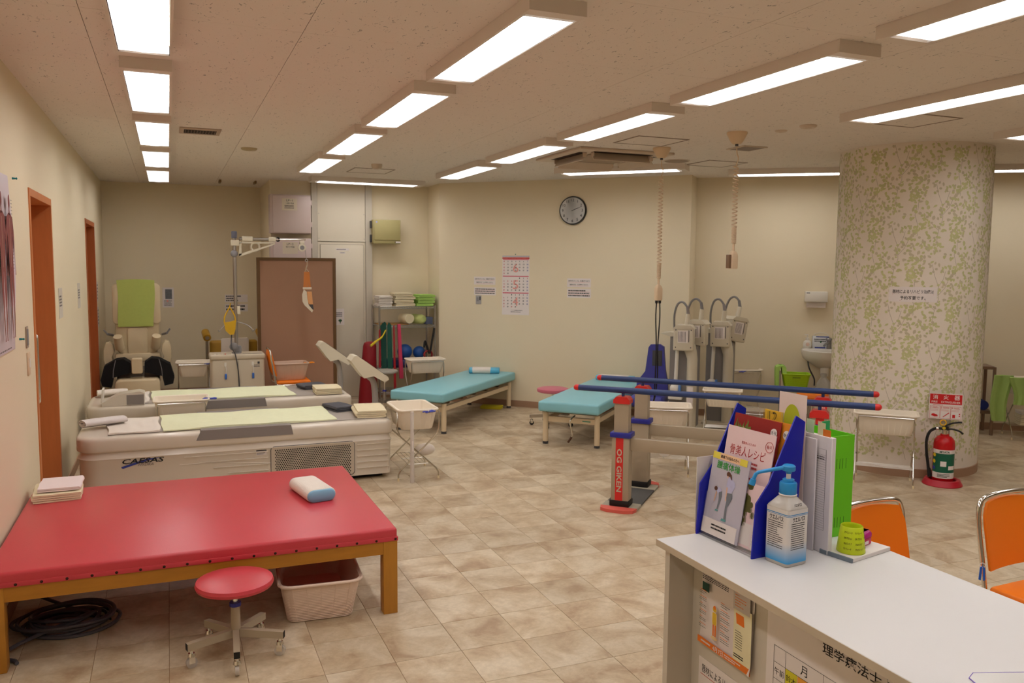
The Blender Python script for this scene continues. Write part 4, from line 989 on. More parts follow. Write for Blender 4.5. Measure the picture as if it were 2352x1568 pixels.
b.text('ウエルパス', .011, 0, .2, -hw+.004, w=.03, bold=.03, T=rotz(-PI/2) if False else Matrix.Identity(4))
b.build('label_print', INK, body, flat=True)
MB().lathe([(.024, .222), (.026, .226), (.024, .229)], 24).build('neck_ring', LBL, bt)
MB().lathe([(.0235, .228), (.0245, .230), (.0245, .262), (.0225, .266), (.0165, .267), (.0165, .275), (.014, .277), (0, .277)], 32).build('screw_cap', CYAN, bt)
MB().cyl((0, 0, .276), (0, 0, .298), .0065, seg=16).build('pump_stem', PAPER, bt)
hd = MB().lathe([(.008, .294), (.0085, .302), (.017, .303), (.0185, .306), (.0185, .318), (.015, .322), (0, .323)], 28).build('pump_head', CYAN, bt)
aa = math.radians(152)
d_ = Vector((math.cos(aa), math.sin(aa), 0)); P_ = lambda r, z: d_*r+Vector((0, 0, z))
MB().tube([P_(.012, .314), P_(.05, .306), P_(.088, .298), P_(.096, .292), P_(.103, .272)], [.0065, .006, .0055, .0055, .0055], 12).cyl(P_(.102, .275), P_(.107, .257), .0085, .0095, seg=14).build('spout', CYAN, hd)

# ================================================================== files, green box, cup, tape, pad
FOLD = mat('clear_file_white', (226, 218, 220), .25, var=.02); 
def slab(name, label, cat, pts, z0, z1, m):
    """thin upright folder: foot line pts[0]..pts[1] in plan with thickness"""
    a, b_, th = Vector((*pts[0], 0)), Vector((*pts[1], 0)), pts[2]; L_ = (b_-a).length
    o = thing(name, label, cat, (a.x, a.y, z0), math.atan2(b_.y-a.y, b_.x-a.x))
    MB().box(0, L_, -th/2, th/2, .0005, z1-z0, bev=.0012, seg=1).build('cover', m, o); return o, L_
o, L_ = slab('clear_file', 'white clear file standing next to the pump bottle, plain cover', 'file', (dk(2.010, 2.150), dk(2.002, 2.365), .006), ZD, ZD+.335, FOLD)
o, L_ = slab('clear_file', 'white clear file with a printed table showing through its cover', 'file', (dk(2.032, 2.095), dk(2.026, 2.315), .016), ZD, ZD+.345, mat('clear_file_pale', (234, 226, 226), .25, var=.02))
b = MB(); y = 0
for k in range(33): b.rect(.012, .058, .065+.0066*k, .0655+.0066*k, y)
for xx in (.012, .024, .036, .046, .058): b.rect(xx-.0002, xx+.0002, .065, .276, y)
b.rect(.012, .058, .2925, .293, y).rect(.0118, .0122, .276, .293, y).rect(.0578, .0582, .276, .293, y)
b.dashes(.014, .056, .262, .274, 2, y, seed=4)
b.v = [Vector((.02+(v.x-.012)*3.2, .0088, v.z*1.05)) for v in b.v]; b.build('table_print', INKG, o, flat=True)
tabs = [((.12, .004, .335, .378), (232, 216, 60), 'yellow'), ((.035, .0, .335, .382), (206, 204, 160), 'pale'), ((.075, .005, .335, .386), (190, 214, 180), 'mint'), ((.012, .002, .335, .365), (222, 122, 40), 'orange')]
for (x, yy, z0, z1), c, n_ in tabs: MB().box(x, x+.03, yy, yy+.0006, z0, z1).build('index_tab', mat('tab_'+n_, c, .5), o, flat=True)
GB = mat('lime_file_box', (114, 210, 32), .45, var=.02)
o = thing('file_box', 'lime green upright file box behind the white files on the desk', 'file box', (*dk(2.203, 2.352), ZD), math.radians(2))
t_ = .003; w_, d_, h_ = .10, .20, .318
MB().box(-w_/2, w_/2, -d_/2, -d_/2+t_, .0005, h_).build('front_panel', GB, o, flat=True)
MB().box(-w_/2, w_/2, d_/2-t_, d_/2, .0005, h_).build('back_panel', GB, o, flat=True)
for sx in (-1, 1): MB().box(min(sx*w_/2, sx*(w_/2-t_)), max(sx*w_/2, sx*(w_/2-t_)), -d_/2+t_, d_/2-t_, .0005, h_).build('side_panel', GB, o, flat=True)
MB().box(-w_/2+t_, w_/2-t_, -d_/2+t_, d_/2-t_, .0005, .004).build('bottom', GB, o, flat=True)
b = MB()
for z0 in (.03, .215):
    for x in (-.02, -.008, .004, .018): b.rect(x-.0008, x+.0008, z0, z0+.032, -d_/2-.0006)
b.build('slots', mat('slot_dark_green', (40, 96, 16), .6), o, flat=True)
for x, z1, c, n_ in ((-.02, .352, (60, 176, 110), 'green'), (.02, .342, (60, 140, 160), 'teal')):
    q = thing('index_sheet', '%s index sheet standing in the lime file box' % n_, 'index sheet', tuple(o.matrix_basis @ Vector((x, -.03+x, .005))), math.radians(2))
    MB().box(-.016, .016, 0, .001, 0, z1).build('sheet', mat('tab2_'+n_, c, .5), q, flat=True)
pd = thing('memo_pad', 'white memo pad under the yellow cup on the desk', 'pad', (*dk(2.135, 2.085), ZD), math.radians(12))
MB().box(-.092, .10, -.05, .055, .0005, .012, bev=.001, seg=1).build('pages', mat('pad_white', (232, 224, 218), .6, var=.02), pd)
MB().box(-.0925, -.087, -.0505, .0555, .0002, .0125).build('binding', mat('pad_binding', (120, 130, 140), .6), pd)
cu = thing('lime_cup', 'lime yellow tapered cup printed with black katakana on the memo pad', 'cup', (*dk(2.100, 2.070), ZD+.0126))
LIME = mat('lime_yellow', (206, 222, 30), .45, var=.02)
MB().lathe([(0, 0), (.039, 0), (.040, .002), (.031, .075), (.029, .077), (.027, .072), (.036, .006), (0, .006)], 36).build('cup_body', LIME, cu)
b = MB()
def on_cup(body, ang, z, h, w):
    vs, fs, bw = glyphs(body, .02); r0 = .0403-.009*z/.075; out = []
    for a, c in vs:
        aa_ = ang+(a/bw-.5)*w/r0; zz = z+c*h; rr_ = .0405-.009*zz/.075+.0006; out.append((rr_*math.cos(aa_), rr_*math.sin(aa_), zz))
    b.add(out, fs)
for j, col_ in enumerate((-2.62, -1.75, -.85)):
    for k, s_ in enumerate(('アドフィード', 'ロキソプロフェン', 'フルルバンパップ', 'アドフィード')): on_cup(s_, col_, .062-.0155*k, .0065, .022)
b.build('cup_lettering', INK, cu, flat=True)
tp = thing('correction_tape', 'magenta translucent correction tape lying by the lime cup', 'tape', (*dk(2.185, 2.105), ZD+.0126), .3)
MAG = mat('magenta_clear', (214, 40, 150), .15, trans=.4)
MB().loft([[(x, y_, z) for x, y_ in rrect(.07-e, .034-e, .015, 5)] for z, e in ((.022, .004), (.024, 0), (.034, 0), (.042, .012), (.043, .02))]).build('case', MAG, tp)
MB().box(-.032, .03, -.014, .014, .0005, .021, bev=.003).build('box', mat('pink_carton', (206, 70, 110), .5), tp)
MB().rect(-.028, .012, .004, .014, -.0146).build('carton_label', PAPER, tp, flat=True)
o = thing('plastic_folder', 'clear plastic folder with violet edge lying on the desk', 'folder', (*(atz(2400, 1597, ZD).xy), ZD), math.radians(-20))
MB().prism([(-.11, -.09), (.11, -.09), (.11, .09), (-.09, .09), (-.11, .07)], .0005, .002, 'z').build('sheet', mat('folder_clear', (216, 214, 208), .2, trans=.3), o)
MB().tube([(-.11, -.09, .0015), (.11, -.09, .0015), (.11, .09, .0015), (-.09, .09, .0015), (-.11, .07, .0015)], .0012, 5, closed=True).build('violet_edge', mat('violet_edge', (116, 90, 190), .4), o)
# loose papers leaning left of the rack
o, L_ = slab('paper_sheets', 'white printed sheets standing behind the left side of the rack', 'papers', (dk(1.752, 2.468), dk(1.90, 2.475), .002), ZD, ZD+.24, PAPER)

# ================================================================== orange chairs
def tube_path(pts, k=6): return bez([Vector(p) for p in pts], k)
def chair(label, loc, rz, group=None):
    """stacking chair, faces local -y: chrome tube frame, orange back and seat"""
    t = thing('tube_chair', label, 'chair', loc, rz, group)
    w = .20; r = .011
    back = [(-w, .20, .40), (-w, .225, .55), (-w, .25, .70), (-w+.01, .258, .775), (-w+.05, .262, .81), (0, .265, .82), (w-.05, .262, .81), (w-.01, .258, .775), (w, .25, .70), (w, .225, .55), (w, .20, .40)]
    MB().tube(tube_path(back, 5), r, 10).build('back_frame', CHROME, t)
    g = []; bm = MB(); nu, nv = 10, 8
    for side in (0, 1):
        for j in range(nv+1):
            for i in range(nu+1):
                u, v = i/nu*2-1, j/nv; hw_ = (w-.012)*(1-.16*max(0, v-.72)/.28); z = .505+.295*v-.012*u*u*max(0, v-.8)*5
                yy = .212+.055*v+.022*(1-u*u)+(.0 if side == 0 else .020*min(1, 6*(1-abs(u)))*min(1, 6*min(v, 1-v)+.15))
                bm_y = yy-.012-(0 if side else .012)
                g.append((u*hw_, bm_y, z))
    W_ = nu+1; n_ = W_*(nv+1); fs = []
    for j in range(nv):
        for i in range(nu): k = j*W_+i; fs += [(k, k+1, k+1+W_, k+W_), (n_+k, n_+k+W_, n_+k+1+W_, n_+k+1)]
    for i in range(nu): fs += [(i, n_+i, n_+i+1, i+1)]; k = nv*W_+i; fs += [(k, k+1, n_+k+1, n_+k)]
    for j in range(nv): k = j*W_; fs += [(k, k+W_, n_+k+W_, n_+k)]; k += nu; fs += [(k, n_+k, n_+k+W_, k+W_)]
    bm.add(g, fs).build('backrest', ORANGEV, t, ang=60)
    MB().box(-w+.005, w-.005, -.20, .19, .405, .440, bev=.015, seg=3).build('seat', ORANGEV, t)
    for sx in (-1, 1):
        MB().tube(tube_path([(sx*w, .205, .42), (sx*w, .17, .395), (sx*w, .0, .392), (sx*w, -.16, .39), (sx*w, -.195, .37), (sx*w, -.205, .30), (sx*(w+.01), -.22, .012)], 5), r, 10).build('front_leg', CHROME, t)
        MB().tube(tube_path([(sx*w, -.04, .385), (sx*w, .10, .38), (sx*w, .165, .33), (sx*(w+.01), .23, .012)], 5), r, 10).build('rear_leg', CHROME, t)
        for y_ in (-.22, .23): MB().cyl((sx*(w+.01), y_, 0), (sx*(w+.01), y_, .03), .0135, seg=12).build('rubber_foot', BLACK, t)
    MB().tube([(-w, .0, .39), (w, .0, .39)], r*.9, 8).build('seat_bar', CHROME, t)
    return t
# ---- orange chairs placed
o = chair('orange vinyl chair with chrome frame behind the lime file box', (2.565, 2.185, 0), .06); o.scale = (.93, .93, .93)
o = chair('orange vinyl chair with a blue clothes peg hanging from its frame', (3.215, 2.085, 0), .04); o.scale = (.93, .93, .93)
o = chair('orange vinyl chair holding a pale basket before the brown partition', (1.235, 9.40, 0), PI/2); o.scale = (.93, .93, .93)
t = thing('clothes_peg', 'blue clothes peg hanging on the orange chair frame', 'peg', tuple(atz(2257, 1300, .5)), -.85)
for sg in (-1, 1): MB().prism([(sg*.001, 0), (sg*.009, -.005), (sg*.012, -.055), (sg*.004, -.058), (sg*.002, -.03)], -.004, .004, 'y').build('peg_leg', mat('peg_blue', (40, 104, 206), .4), t)
MB().tube(arc((0, 0, .004), .009, 0, 2*PI, 16), .0018, 6).build('peg_ring', PAPER, t)

# ================================================================== massage chair in the alcove
LEA = mat('cream_leather', (222, 204, 166), .5, var=.03, bump=.1, bscale=300); LEAD = mat('chair_seam_dark', (120, 104, 80), .6); WRAP = mat('black_wrap', (10, 10, 12), .85)
t = thing('massage_chair', 'cream leather massage chair with black leg wraps in the alcove', 'massage chair', (-.345, 10.38, 0))
def panel(b, pts, y0, y1, bev=.02):
    """upholstered panel: outline in XZ, extruded in y with a rounded front"""
    c = (sum(p[0] for p in pts)/len(pts), sum(p[1] for p in pts)/len(pts))
    rings = []
    for y, k in ((y1, 1), (y0+bev, 1), (y0+bev*.3, .975), (y0, .90)): rings.append([(c[0]+(p[0]-c[0])*k, y, c[1]+(p[1]-c[1])*k) for p in pts])
    return b.loft(rings)
def rr(w, h, r, cx, cz, n=6): return [(cx+a, cz+b) for a, b in rrect(w, h, r, n)]
panel(MB(), rr(.455, .86, .13, 0, 1.05), -.06, .10).build('backrest', LEA, t)
panel(MB(), rr(.21, .30, .03, 0, .80), -.085, -.05, .012).build('lumbar_pad', LEA, t)
for sx in (-1, 1):
    panel(MB(), rr(.10, .46, .05, sx*.20, 1.22), -.09, -.04, .015).build('head_wing', LEA, t)
    MB().cyl((sx*.185, -.09, .72), (sx*.20, -.17, .86), .050, .046, seg=20).build('arm_roller', LEA, t)
    panel(MB(), [(sx*.24, .50), (sx*.33, .50), (sx*.355, .60), (sx*.35, .72), (sx*.325, .79), (sx*.29, .80), (sx*.255, .76), (sx*.245, .68), (sx*.27, .62)][::sx], -.14, .05).build('arm_wing', LEA, t)
    MB().tube([(sx*.26, .04, .86), (sx*.31, -.04, .88)], .014, 8).tube([(sx*.31, -.04, .88), (sx*.345, -.05, .93)], .010, 8).build('recline_lever', GREY, t)
    q = [(sx*.07, .575), (sx*.14, .625), (sx*.22, .615), (sx*.335, .55), (sx*.375, .40), (sx*.36, .33), (sx*.27, .31), (sx*.25, .42), (sx*.07, .47)]
    MB().prism(q[::sx], -.36, -.12, 'y').build('leg_wrap', WRAP, t)
    MB().tube([(sx*.22, -.362, .615), (sx*.245, -.362, .50), (sx*.25, -.362, .42)], .004, 5).build('wrap_piping', GREY, t)
panel(MB(), rr(.115, .17, .02, -.005, .545), -.40, -.30).build('centre_pad', LEA, t)
panel(MB(), rr(.46, .32, .05, 0, .245), -.48, -.22, .04).build('leg_rest', LEA, t)
MB().box(-.22, .22, -.22, .22, .02, .48, bev=.03).build('seat_base', mat('chair_base_grey', (120, 110, 100), .5), t)
MB().box(-.24, .24, -.12, .02, .56, .66, bev=.03).build('seat', LEA, t)
sheet_ = MB(); g = []
for j in range(13):
    for i in range(9):
        u, v = i/8*2-1, j/12; g.append((u*(.195-.012*v)+.008*math.sin(5*v), -.098-.006*math.sin(3*u+6*v)-(.02*(1-v/.08) if False else 0), 1.50-.535*v-.012*u*u*(1-v)))
f_ = [(j*9+i, j*9+i+1, (j+1)*9+i+1, (j+1)*9+i) for j in range(12) for i in range(8)]
bk = [(p[0], p[1]+.007, p[2]-.002) for p in g]; n_ = len(g)
sheet_.add(g+bk, f_+[tuple(n_+k for k in q[::-1]) for q in f_])
top = [(g[i][0], g[i][1], g[i][2]) for i in range(9)]; over = [(p[0], .115, p[2]-.004) for p in top]; down = [(p[0], .118, p[2]-.20) for p in top]
sheet_.add(top+over+down, [(i, i+1, 9+i+1, 9+i) for i in range(8)]+[(9+i, 10+i, 19+i, 18+i) for i in range(8)])
tag(sheet_.build('hanging_towel', mat('apple_green_towel', (190, 206, 110), .95, var=.05, vscale=30, bump=.5, bscale=260), None, (-.35, 10.38, 0), ang=70), 'apple green towel draped over the back of the massage chair', 'towel')

# ================================================================== papers: helper
def paper(name, label, cat, loc, rz, W, H, m=PAPER, th=.0015):
    t = thing(name, label, cat, loc, rz); MB().box(-W/2, W/2, -th, -.0003, -H/2, H/2).build('sheet', m, t, flat=True); return t
t = paper('instruction_sheet', 'white instruction sheet with dark photo block on the alcove wall', 'notice', (-.012, 11.45, 1.247), 0, .135, .255)
MB().rect(-.035, .045, -.02, .105, -.002).build('photo_print', mat('print_slate_grey', (110, 112, 116), .6, var=.4, vscale=40), t, flat=True)
MB().dashes(-.05, .05, -.11, -.03, 6, -.002, seed=3).build('fine_print', INKG, t, flat=True)
MB().disc(-.01, -.045, .012, -.0022).build('pink_mark', mat('print_pink', (230, 150, 140), .6), t, flat=True)
for k, (zz, rows) in enumerate(((1.23, 3), (1.107, 2))):
    t = paper('wall_notice', ('three-line' if k == 0 else 'two-line')+' pale notice on the alcove wall behind the steel pole', 'notice', (.815, 11.45, zz), 0, .285, .10)
    MB().dashes(-.13, .13, -.042, .042, rows, -.002, seed=6+k).build('fine_print', INK, t, flat=True)

# ================================================================== mustard traction chair and traction unit
MUST = mat('mustard_vinyl', (176, 134, 40), .5, var=.04)
t = thing('traction_chair', 'mustard vinyl chair with round arm pads behind the traction unit', 'chair', (.73, 10.62, 0))
MB().box(-.29, .27, .05, .17, .35, .745, bev=.03, seg=3).build('backrest', MUST, t)
MB().box(-.28, .26, -.36, .06, .33, .43, bev=.03, seg=3).build('seat', MUST, t)
MB().box(-.20, .18, -.25, .05, .0, .33, bev=.01).build('pedestal', mat('chair_pedestal_beige', (190, 176, 150), .5), t)
for sx in (-1, 1):
    x = -.325 if sx < 0 else .295
    MB().tube([(x, -.02, .40), (x, -.05, .62), (x, -.08, .80)], .016, 10).build('arm_post', STEEL, t)
    o = MB().cyl((x, -.16, .80), (x-.015, -.02, .86), .045, seg=20).build('arm_pad', MUST, t)
    MB().cyl((x+.0005, -.163, .799), (x, -.158, .801), .024, seg=16).build('pad_cap', STEEL, o)
b = MB().prism([(-.17, .52), (-.165, .765), (-.15, .775), (.14, .778), (.155, .76), (.15, .52)], -.36+.345, .04, 'y'); 
b.T = None
tag(b.build('draped_towel', TWHITE, None, (.735, 10.61, 0)), 'white towel draped over the mustard chair back', 'towel')
UNIT = mat('traction_cabinet', (206, 192, 168), .4, var=.02)
t = thing('traction_unit', 'grey beige traction machine with steel mast and jib arm', 'medical device', (.665, 9.42, 0))
MB().box(-.275, .275, -.13, .17, .05, .665, bev=.025, seg=3).build('cabinet', UNIT, t)
MB().box(-.285, .285, -.14, .18, .655, .715, bev=.02, seg=3).build('cabinet_top', UNIT, t)
for x, y_ in ((-.22, -.08), (.22, -.08), (-.22, .12), (.22, .12)): MB().cyl((x, y_-.012, .025), (x, y_+.012, .025), .025, seg=14).build('caster', BLACK, t)
MB().rect(-.002, .002, .06, .65, -.1315).build('door_seam', GREY, t, flat=True)
for x in (-.13, .15):
    o = MB().box(x-.012, x+.012, -.137, -.13, .59, .63).build('strap_holder', WHITE, t)
    MB().tube([(x, -.137, .60), (x+.008, -.14, .55), (x+.004, -.14, .51)], .004, 6).build('strap', WHITE, o)
    MB().box(x-.009, x+.013, -.148, -.134, .45, .51, bev=.004).build('strap_end', mat('strap_blue', (60, 110, 196), .4), o)
o = MB().rect(.20, .222, .605, .63, -.1316).build('plate', DGREY, t, flat=True)
MB().dashes(.16, .23, .57, .60, 2, -.1316, seed=4).build('plate_print', INKG, t, flat=True)
MB().rect(.0, .2, 0, .01, 0).mesh('x') if False else None
for k in range(6): MB().box(-.24+.035*k, -.225+.035*k, -.11, -.095, .714, .722, bev=.002).build('button', REDP if k == 3 else WHITE, t)
MB().box(.05, .25, -.105, -.09, .714, .717).build('scale_slot', DGREY, t)
mx = -.005
MB().cyl((mx, -.02, .70), (mx, -.02, 1.97), .019, seg=16).build('mast', STEEL, t)
MB().cyl((mx, -.02, .712), (mx, -.02, .73), .05, seg=18).ball((mx-.03, -.05, .79), .045, .03, .045).box(mx-.02, mx+.05, -.06, .01, .73, .80, bev=.01).build('mast_base', GREY, t)
MB().box(mx-.028, mx+.028, -.045, .005, 1.955, 2.03, bev=.008).build('mast_cap', mat('mast_cap_slate', (108, 108, 124), .5), t)
MB().ball((mx-.005, -.045, 1.79), .038, .025, .038).build('mast_knob', mat('knob_grey', (150, 148, 152), .4), t)
# jib: bracket with cut-out triangle, rod and pulley
jz = 1.95
jb = MB().box(mx-.035, mx+.05, -.045, .005, 1.875, 1.935, bev=.006).build('jib_bracket', CREAM, t)
tri = MB(); yy0, yy1 = -.035, -.005
tri.prism([(mx+.05, 1.92), (mx+.42, 1.92), (mx+.42, 1.905), (mx+.05, 1.90)], yy0, yy1, 'y')
tri.prism([(mx+.05, 1.765), (mx+.075, 1.765), (mx+.42, 1.895), (mx+.42, 1.907), (mx+.05, 1.788)], yy0, yy1, 'y')
tri.prism([(mx+.05, 1.765), (mx+.072, 1.775), (mx+.072, 1.91), (mx+.05, 1.91)], yy0, yy1, 'y')
tri.tube(arc((mx+.215, -.02, 1.865), .045, 0, 2*PI, 22, 'xz')[:-1], .011, 8, closed=True)
tri.build('jib_gusset', CREAM, t)
MB().cyl((mx+.05, -.02, jz), (mx+.45, -.02, jz), .016, seg=14).build('jib_tube', STEEL, t)
MB().box(mx+.08, mx+.19, -.042, .004, 1.925, 1.978, bev=.006).box(mx+.355, mx+.43, -.042, .004, 1.925, 1.975, bev=.006).build('jib_clamps', CREAM, t)
MB().tube(arc((mx+.455, -.02, jz), .017, 0, 2*PI, 16, 'xz')[:-1], .009, 8, closed=True).build('jib_ring', BLACK, t)
MB().cyl((mx+.47, -.02, jz), (mx+.75, -.02, jz+.003), .011, seg=12).build('jib_rod', CHROME, t)
MB().box(mx+.685, mx+.735, -.045, .005, 1.905, 1.935, bev=.004).build('pulley_hanger', CREAM, t)
o = MB().cyl((mx+.71, -.045, 1.865), (mx+.71, .0, 1.865), .042, seg=22).build('pulley', CREAM, t); MB().cyl((mx+.71, -.05, 1.865), (mx+.71, -.044, 1.865), .024, seg=18).build('pulley_cap', GREY, o)
MB().tube([(mx+.745, -.03, 1.85), (mx+.75, -.03, 1.80), (mx+.755, -.03, 1.74)], .003, 6).tube(arc((mx+.757, -.03, 1.725), .014, 0, 2*PI, 14, 'xz')[:-1], .004, 6, closed=True).build('rope', STEEL, t)
MB().tube(bez([(mx+.76, -.03, 1.71), (mx+.765, -.03, 1.68), (mx+.752, -.03, 1.64), (mx+.747, -.03, 1.60), (mx+.758, -.03, 1.585)], 5), .006, 8).build('hook', CHROME, t)
MB().box(mx+.01, mx+.045, -.06, -.02, 1.14, 1.23, bev=.005).build('mast_clip', CREAM, t)
for sx in (-1, 1): MB().tube(bez([(mx, -.03, 1.06 if sx > 0 else 1.02), (mx+sx*.10, -.05, 1.03), (mx+sx*.155, -.06, .985), (mx+sx*.17, -.06, .955), (mx+sx*.185, -.06, .975)], 5), .006, 8).build('side_hook', STEEL, t)
MB().tube(bez([(mx-.05, -.07, .95), (mx-.06, -.15, .80), (mx-.02, -.155, .70), (mx+.01, -.145, .45), (mx+.02, -.145, .10)], 8), .006, 8).build('cable', DGREY, t)
# head halter on the hook
t = thing('neck_sling', 'tan and white leather neck sling hanging from the traction hook', 'sling', (.665+mx+.755, 9.385, 1.18))
TAN = mat('tan_leather', (206, 124, 58), .6, var=.06); SLW = mat('sling_white', (222, 208, 184), .6)
for x0, x1 in ((-.018, -.028), (.002, .0), (.018, .032)): MB().prism([(x0-.011, .42), (x0+.011, .42), (x1+.012, .22), (x1-.012, .22)], -.012, -.008, 'y').build('strap', TAN, t)
MB().tube([(-.022, -.01, .42), (0, -.01, .45), (.022, -.01, .42)], .003, 6).build('strap_ring', CHROME, t)
MB().box(-.045, .05, -.022, -.004, .225, .25, bev=.003).build('spreader', SLW, t)
MB().prism([(-.035, .225), (-.055, .17), (-.052, .09), (-.03, .05), (.05, -.03), (.062, -.005), (.015, .05), (0, .12), (-.005, .2)], -.03, -.012, 'y').build('chin_band', SLW, t)
MB().prism([(.0, .20), (.05, .20), (.062, .06), (.02, .06), (.002, .10)], -.024, .02, 'y').build('neck_pad', mat('tan_pad', (222, 160, 104), .6), t)
MB().prism([(.02, .06), (.062, .06), (.07, .0), (.055, .005)], -.02, .015, 'y').build('dark_edge', DGREY, t)
t = thing('neck_sling', 'yellow neck sling hanging from the hook on the mast', 'sling', (.665-.075, 9.30, .93))
YEL = mat('sling_yellow', (216, 170, 30), .6, var=.04)
MB().tube(bez([(-.055, 0, .13), (-.05, 0, .19), (-.01, 0, .27), (.0, 0, .285), (.015, 0, .27), (.05, 0, .20), (.06, 0, .13)], 5), .008, 6).build('loop', YEL, t)
MB().prism([(-.062, .14), (-.045, .13), (.0, .135), (.045, .15), (.064, .14), (.055, .05), (.04, .0), (.0, -.005), (-.045, .04)], -.012, .012, 'y').build('pouch', YEL, t)
MB().tube([(.0, 0, .285), (.012, .0, .335)], .006, 6).build('hang_strap', YEL, t)

# pale basket on the orange chair, orange clip
t = thing('plastic_basket', 'pale pink plastic basket on the seat of the orange chair', 'basket', (1.215, 9.40, .4105), .03)
basket(t, .155, .10, .19, .13, .185, mat('pale_pink_basket', (226, 196, 172), .45, trans=.15), ribs=7)
clip('orange towel clip on the rim of the pale pink basket', (1.425, 9.40, .585), .1, mat('clip_orange', (236, 140, 20), .4), 1.2)

# ================================================================== partition, boxes, shaft door
t = thing('partition_screen', 'brown fabric partition screen with dark wooden frame', 'partition', (1.374, 9.86, 0))
FAB = mat('partition_fabric', (170, 130, 104), .9, var=.03, bump=.3, bscale=500); FRM = mat('partition_frame', (104, 74, 40), .5, var=.05)
MB().box(-.415, .415, -.012, .012, .06, 1.725).build('fabric_panel', FAB, t)
for sx in (-1, 1):
    MB().box(sx*.43-.018, sx*.43+.018, -.02, .02, .03, 1.757).build('side_post', FRM, t)
    MB().box(sx*.36-.03, sx*.36+.03, -.18, .18, 0, .03, bev=.005).build('foot', FRM, t)
MB().box(-.412, .412, -.018, .018, 1.722, 1.757).build('top_rail', FRM, t)
MB().box(-.412, .412, -.018, .018, .03, .06).build('bottom_rail', FRM, t)
PB = mat('panel_box_pinkgrey', (208, 188, 180), .45, var=.02)
for k, (z0, z1, l1, l2, lab) in enumerate(((2.045, 2.50, 'LP−1', '一般動力電盤', 'upper'), (1.50, 1.99, 'LP−2', '電灯分電盤', 'lower'))):
    t = thing('panel_box', 'pinkish grey %s distribution box with paper label on the back wall' % lab, 'electrical box', (1.352, 10.3, z0))
    H_ = z1-z0
    MB().box(-.235, .235, -.16, -.001, 0, H_, bev=.006).build('box_body', PB, t)
    o = MB().box(-.205, .235, -.178, -.161, .006, H_-.012, bev=.006).build('box_door', PB, t)
    for zz in (.08, H_-.12): MB().box(.232, .25, -.17, -.12, zz, zz+.06, bev=.003).build('hinge', PB, o)
    zz = H_-.115
    q = MB().rect(-.10, .075, zz-.07, zz+.07, -.1795).build('box_label', mat('label_paper', (216, 202, 178), .7), t, flat=True)
    b = MB().text(l1, .024, -.012, zz+.045, -.1802, w=.075).text(l2, .020, -.012, zz+.012, -.1802, w=.10)
    if k == 0: b.dashes(-.07, .05, zz-.05, zz-.008, 3, -.1802, seed=5)
    b.build('label_lettering', INK, q, flat=True)
SHD = mat('shaft_door_beige', (224, 212, 190), .45, var=.02); SHF = mat('shaft_frame_greige', (204, 194, 176), .45, var=.02)
t = thing('shaft_door', 'beige metal shaft door with upper panel in the back wall', 'door', (1.985, 10.3, 0))
for x0, x1 in ((-.370, -.305), (.285, .365)): MB().box(x0, x1, -.06, -.001, 0, ZC-.001).build('frame_post', SHF, t)
o = MB().box(-.30, .282, -.045, -.001, 1.965, ZC-.002).build('upper_panel', SHD, t)
for x in (-.285, .268):
    for z in (2.0, 2.30): MB().ball((x, -.046, z), .005, .003, .005, 8, 6).build('screw', STEEL, o)
MB().box(-.30, .282, -.04, -.001, 0, 1.958).build('door_frame', SHD, t)
o = MB().box(-.27, .255, -.052, -.041, .04, 1.925, bev=.003).build('door_leaf', SHD, t)
MB().frame(-.274, .259, .036, 1.929, .004, -.0406).build('door_gap', LEAD, t, flat=True)
MB().rect(-.08, .075, 1.855, 1.882, -.053).rect(-.04, .03, 1.818, 1.838, -.053).build('door_plates', PAPER, o, flat=True)
MB().dashes(-.075, .07, 1.86, 1.877, 1, -.0536, seed=2).dashes(-.03, .025, 1.822, 1.834, 1, -.0536, seed=3).build('plate_print', INKG, o, flat=True)
t = paper('small_notice', 'narrow white notice with a green tree mark on the shaft door', 'notice', tuple(Vector((1.93, 10.247, 1.04))), 0, .13, .20)
MB().dashes(-.04, .05, .0, .06, 3, -.002, seed=8).build('fine_print', INK, t, flat=True)
MB().disc(.015, -.045, .022, -.002, rz=.016).rect(.01, .02, -.08, -.05, -.002).build('tree_mark', mat('print_tree', (50, 90, 60), .6), t, flat=True)
OLV = mat('olive_box', (176, 164, 112), .45, var=.02)
t = thing('wall_cabinet', 'olive beige metal control box mounted high on the back wall', 'electrical box', (2.51, 10.3, 1.945))
MB().box(-.17, .175, -.17, -.02, 0, .295, bev=.008).build('box_body', OLV, t); o = MB().box(-.155, .17, -.178, -.171, .045, .29, bev=.003).build('cover', OLV, t)
MB().rect(-.14, -.12, .255, .275, -.1795).build('sticker', mat('sticker_lilac', (180, 180, 220), .5), o, flat=True)
MB().rect(.11, .17, .01, .03, -.1715).build('maker_plate', PAPER, t, flat=True); MB().rect(.10, .108, .012, .028, -.1715).build('maker_mark', INK, t, flat=True)
MB().box(-.19, -.17, -.10, -.001, .02, .11).box(-.19, -.17, -.10, -.001, .19, .28).build('mount_bracket', DGREY, t)

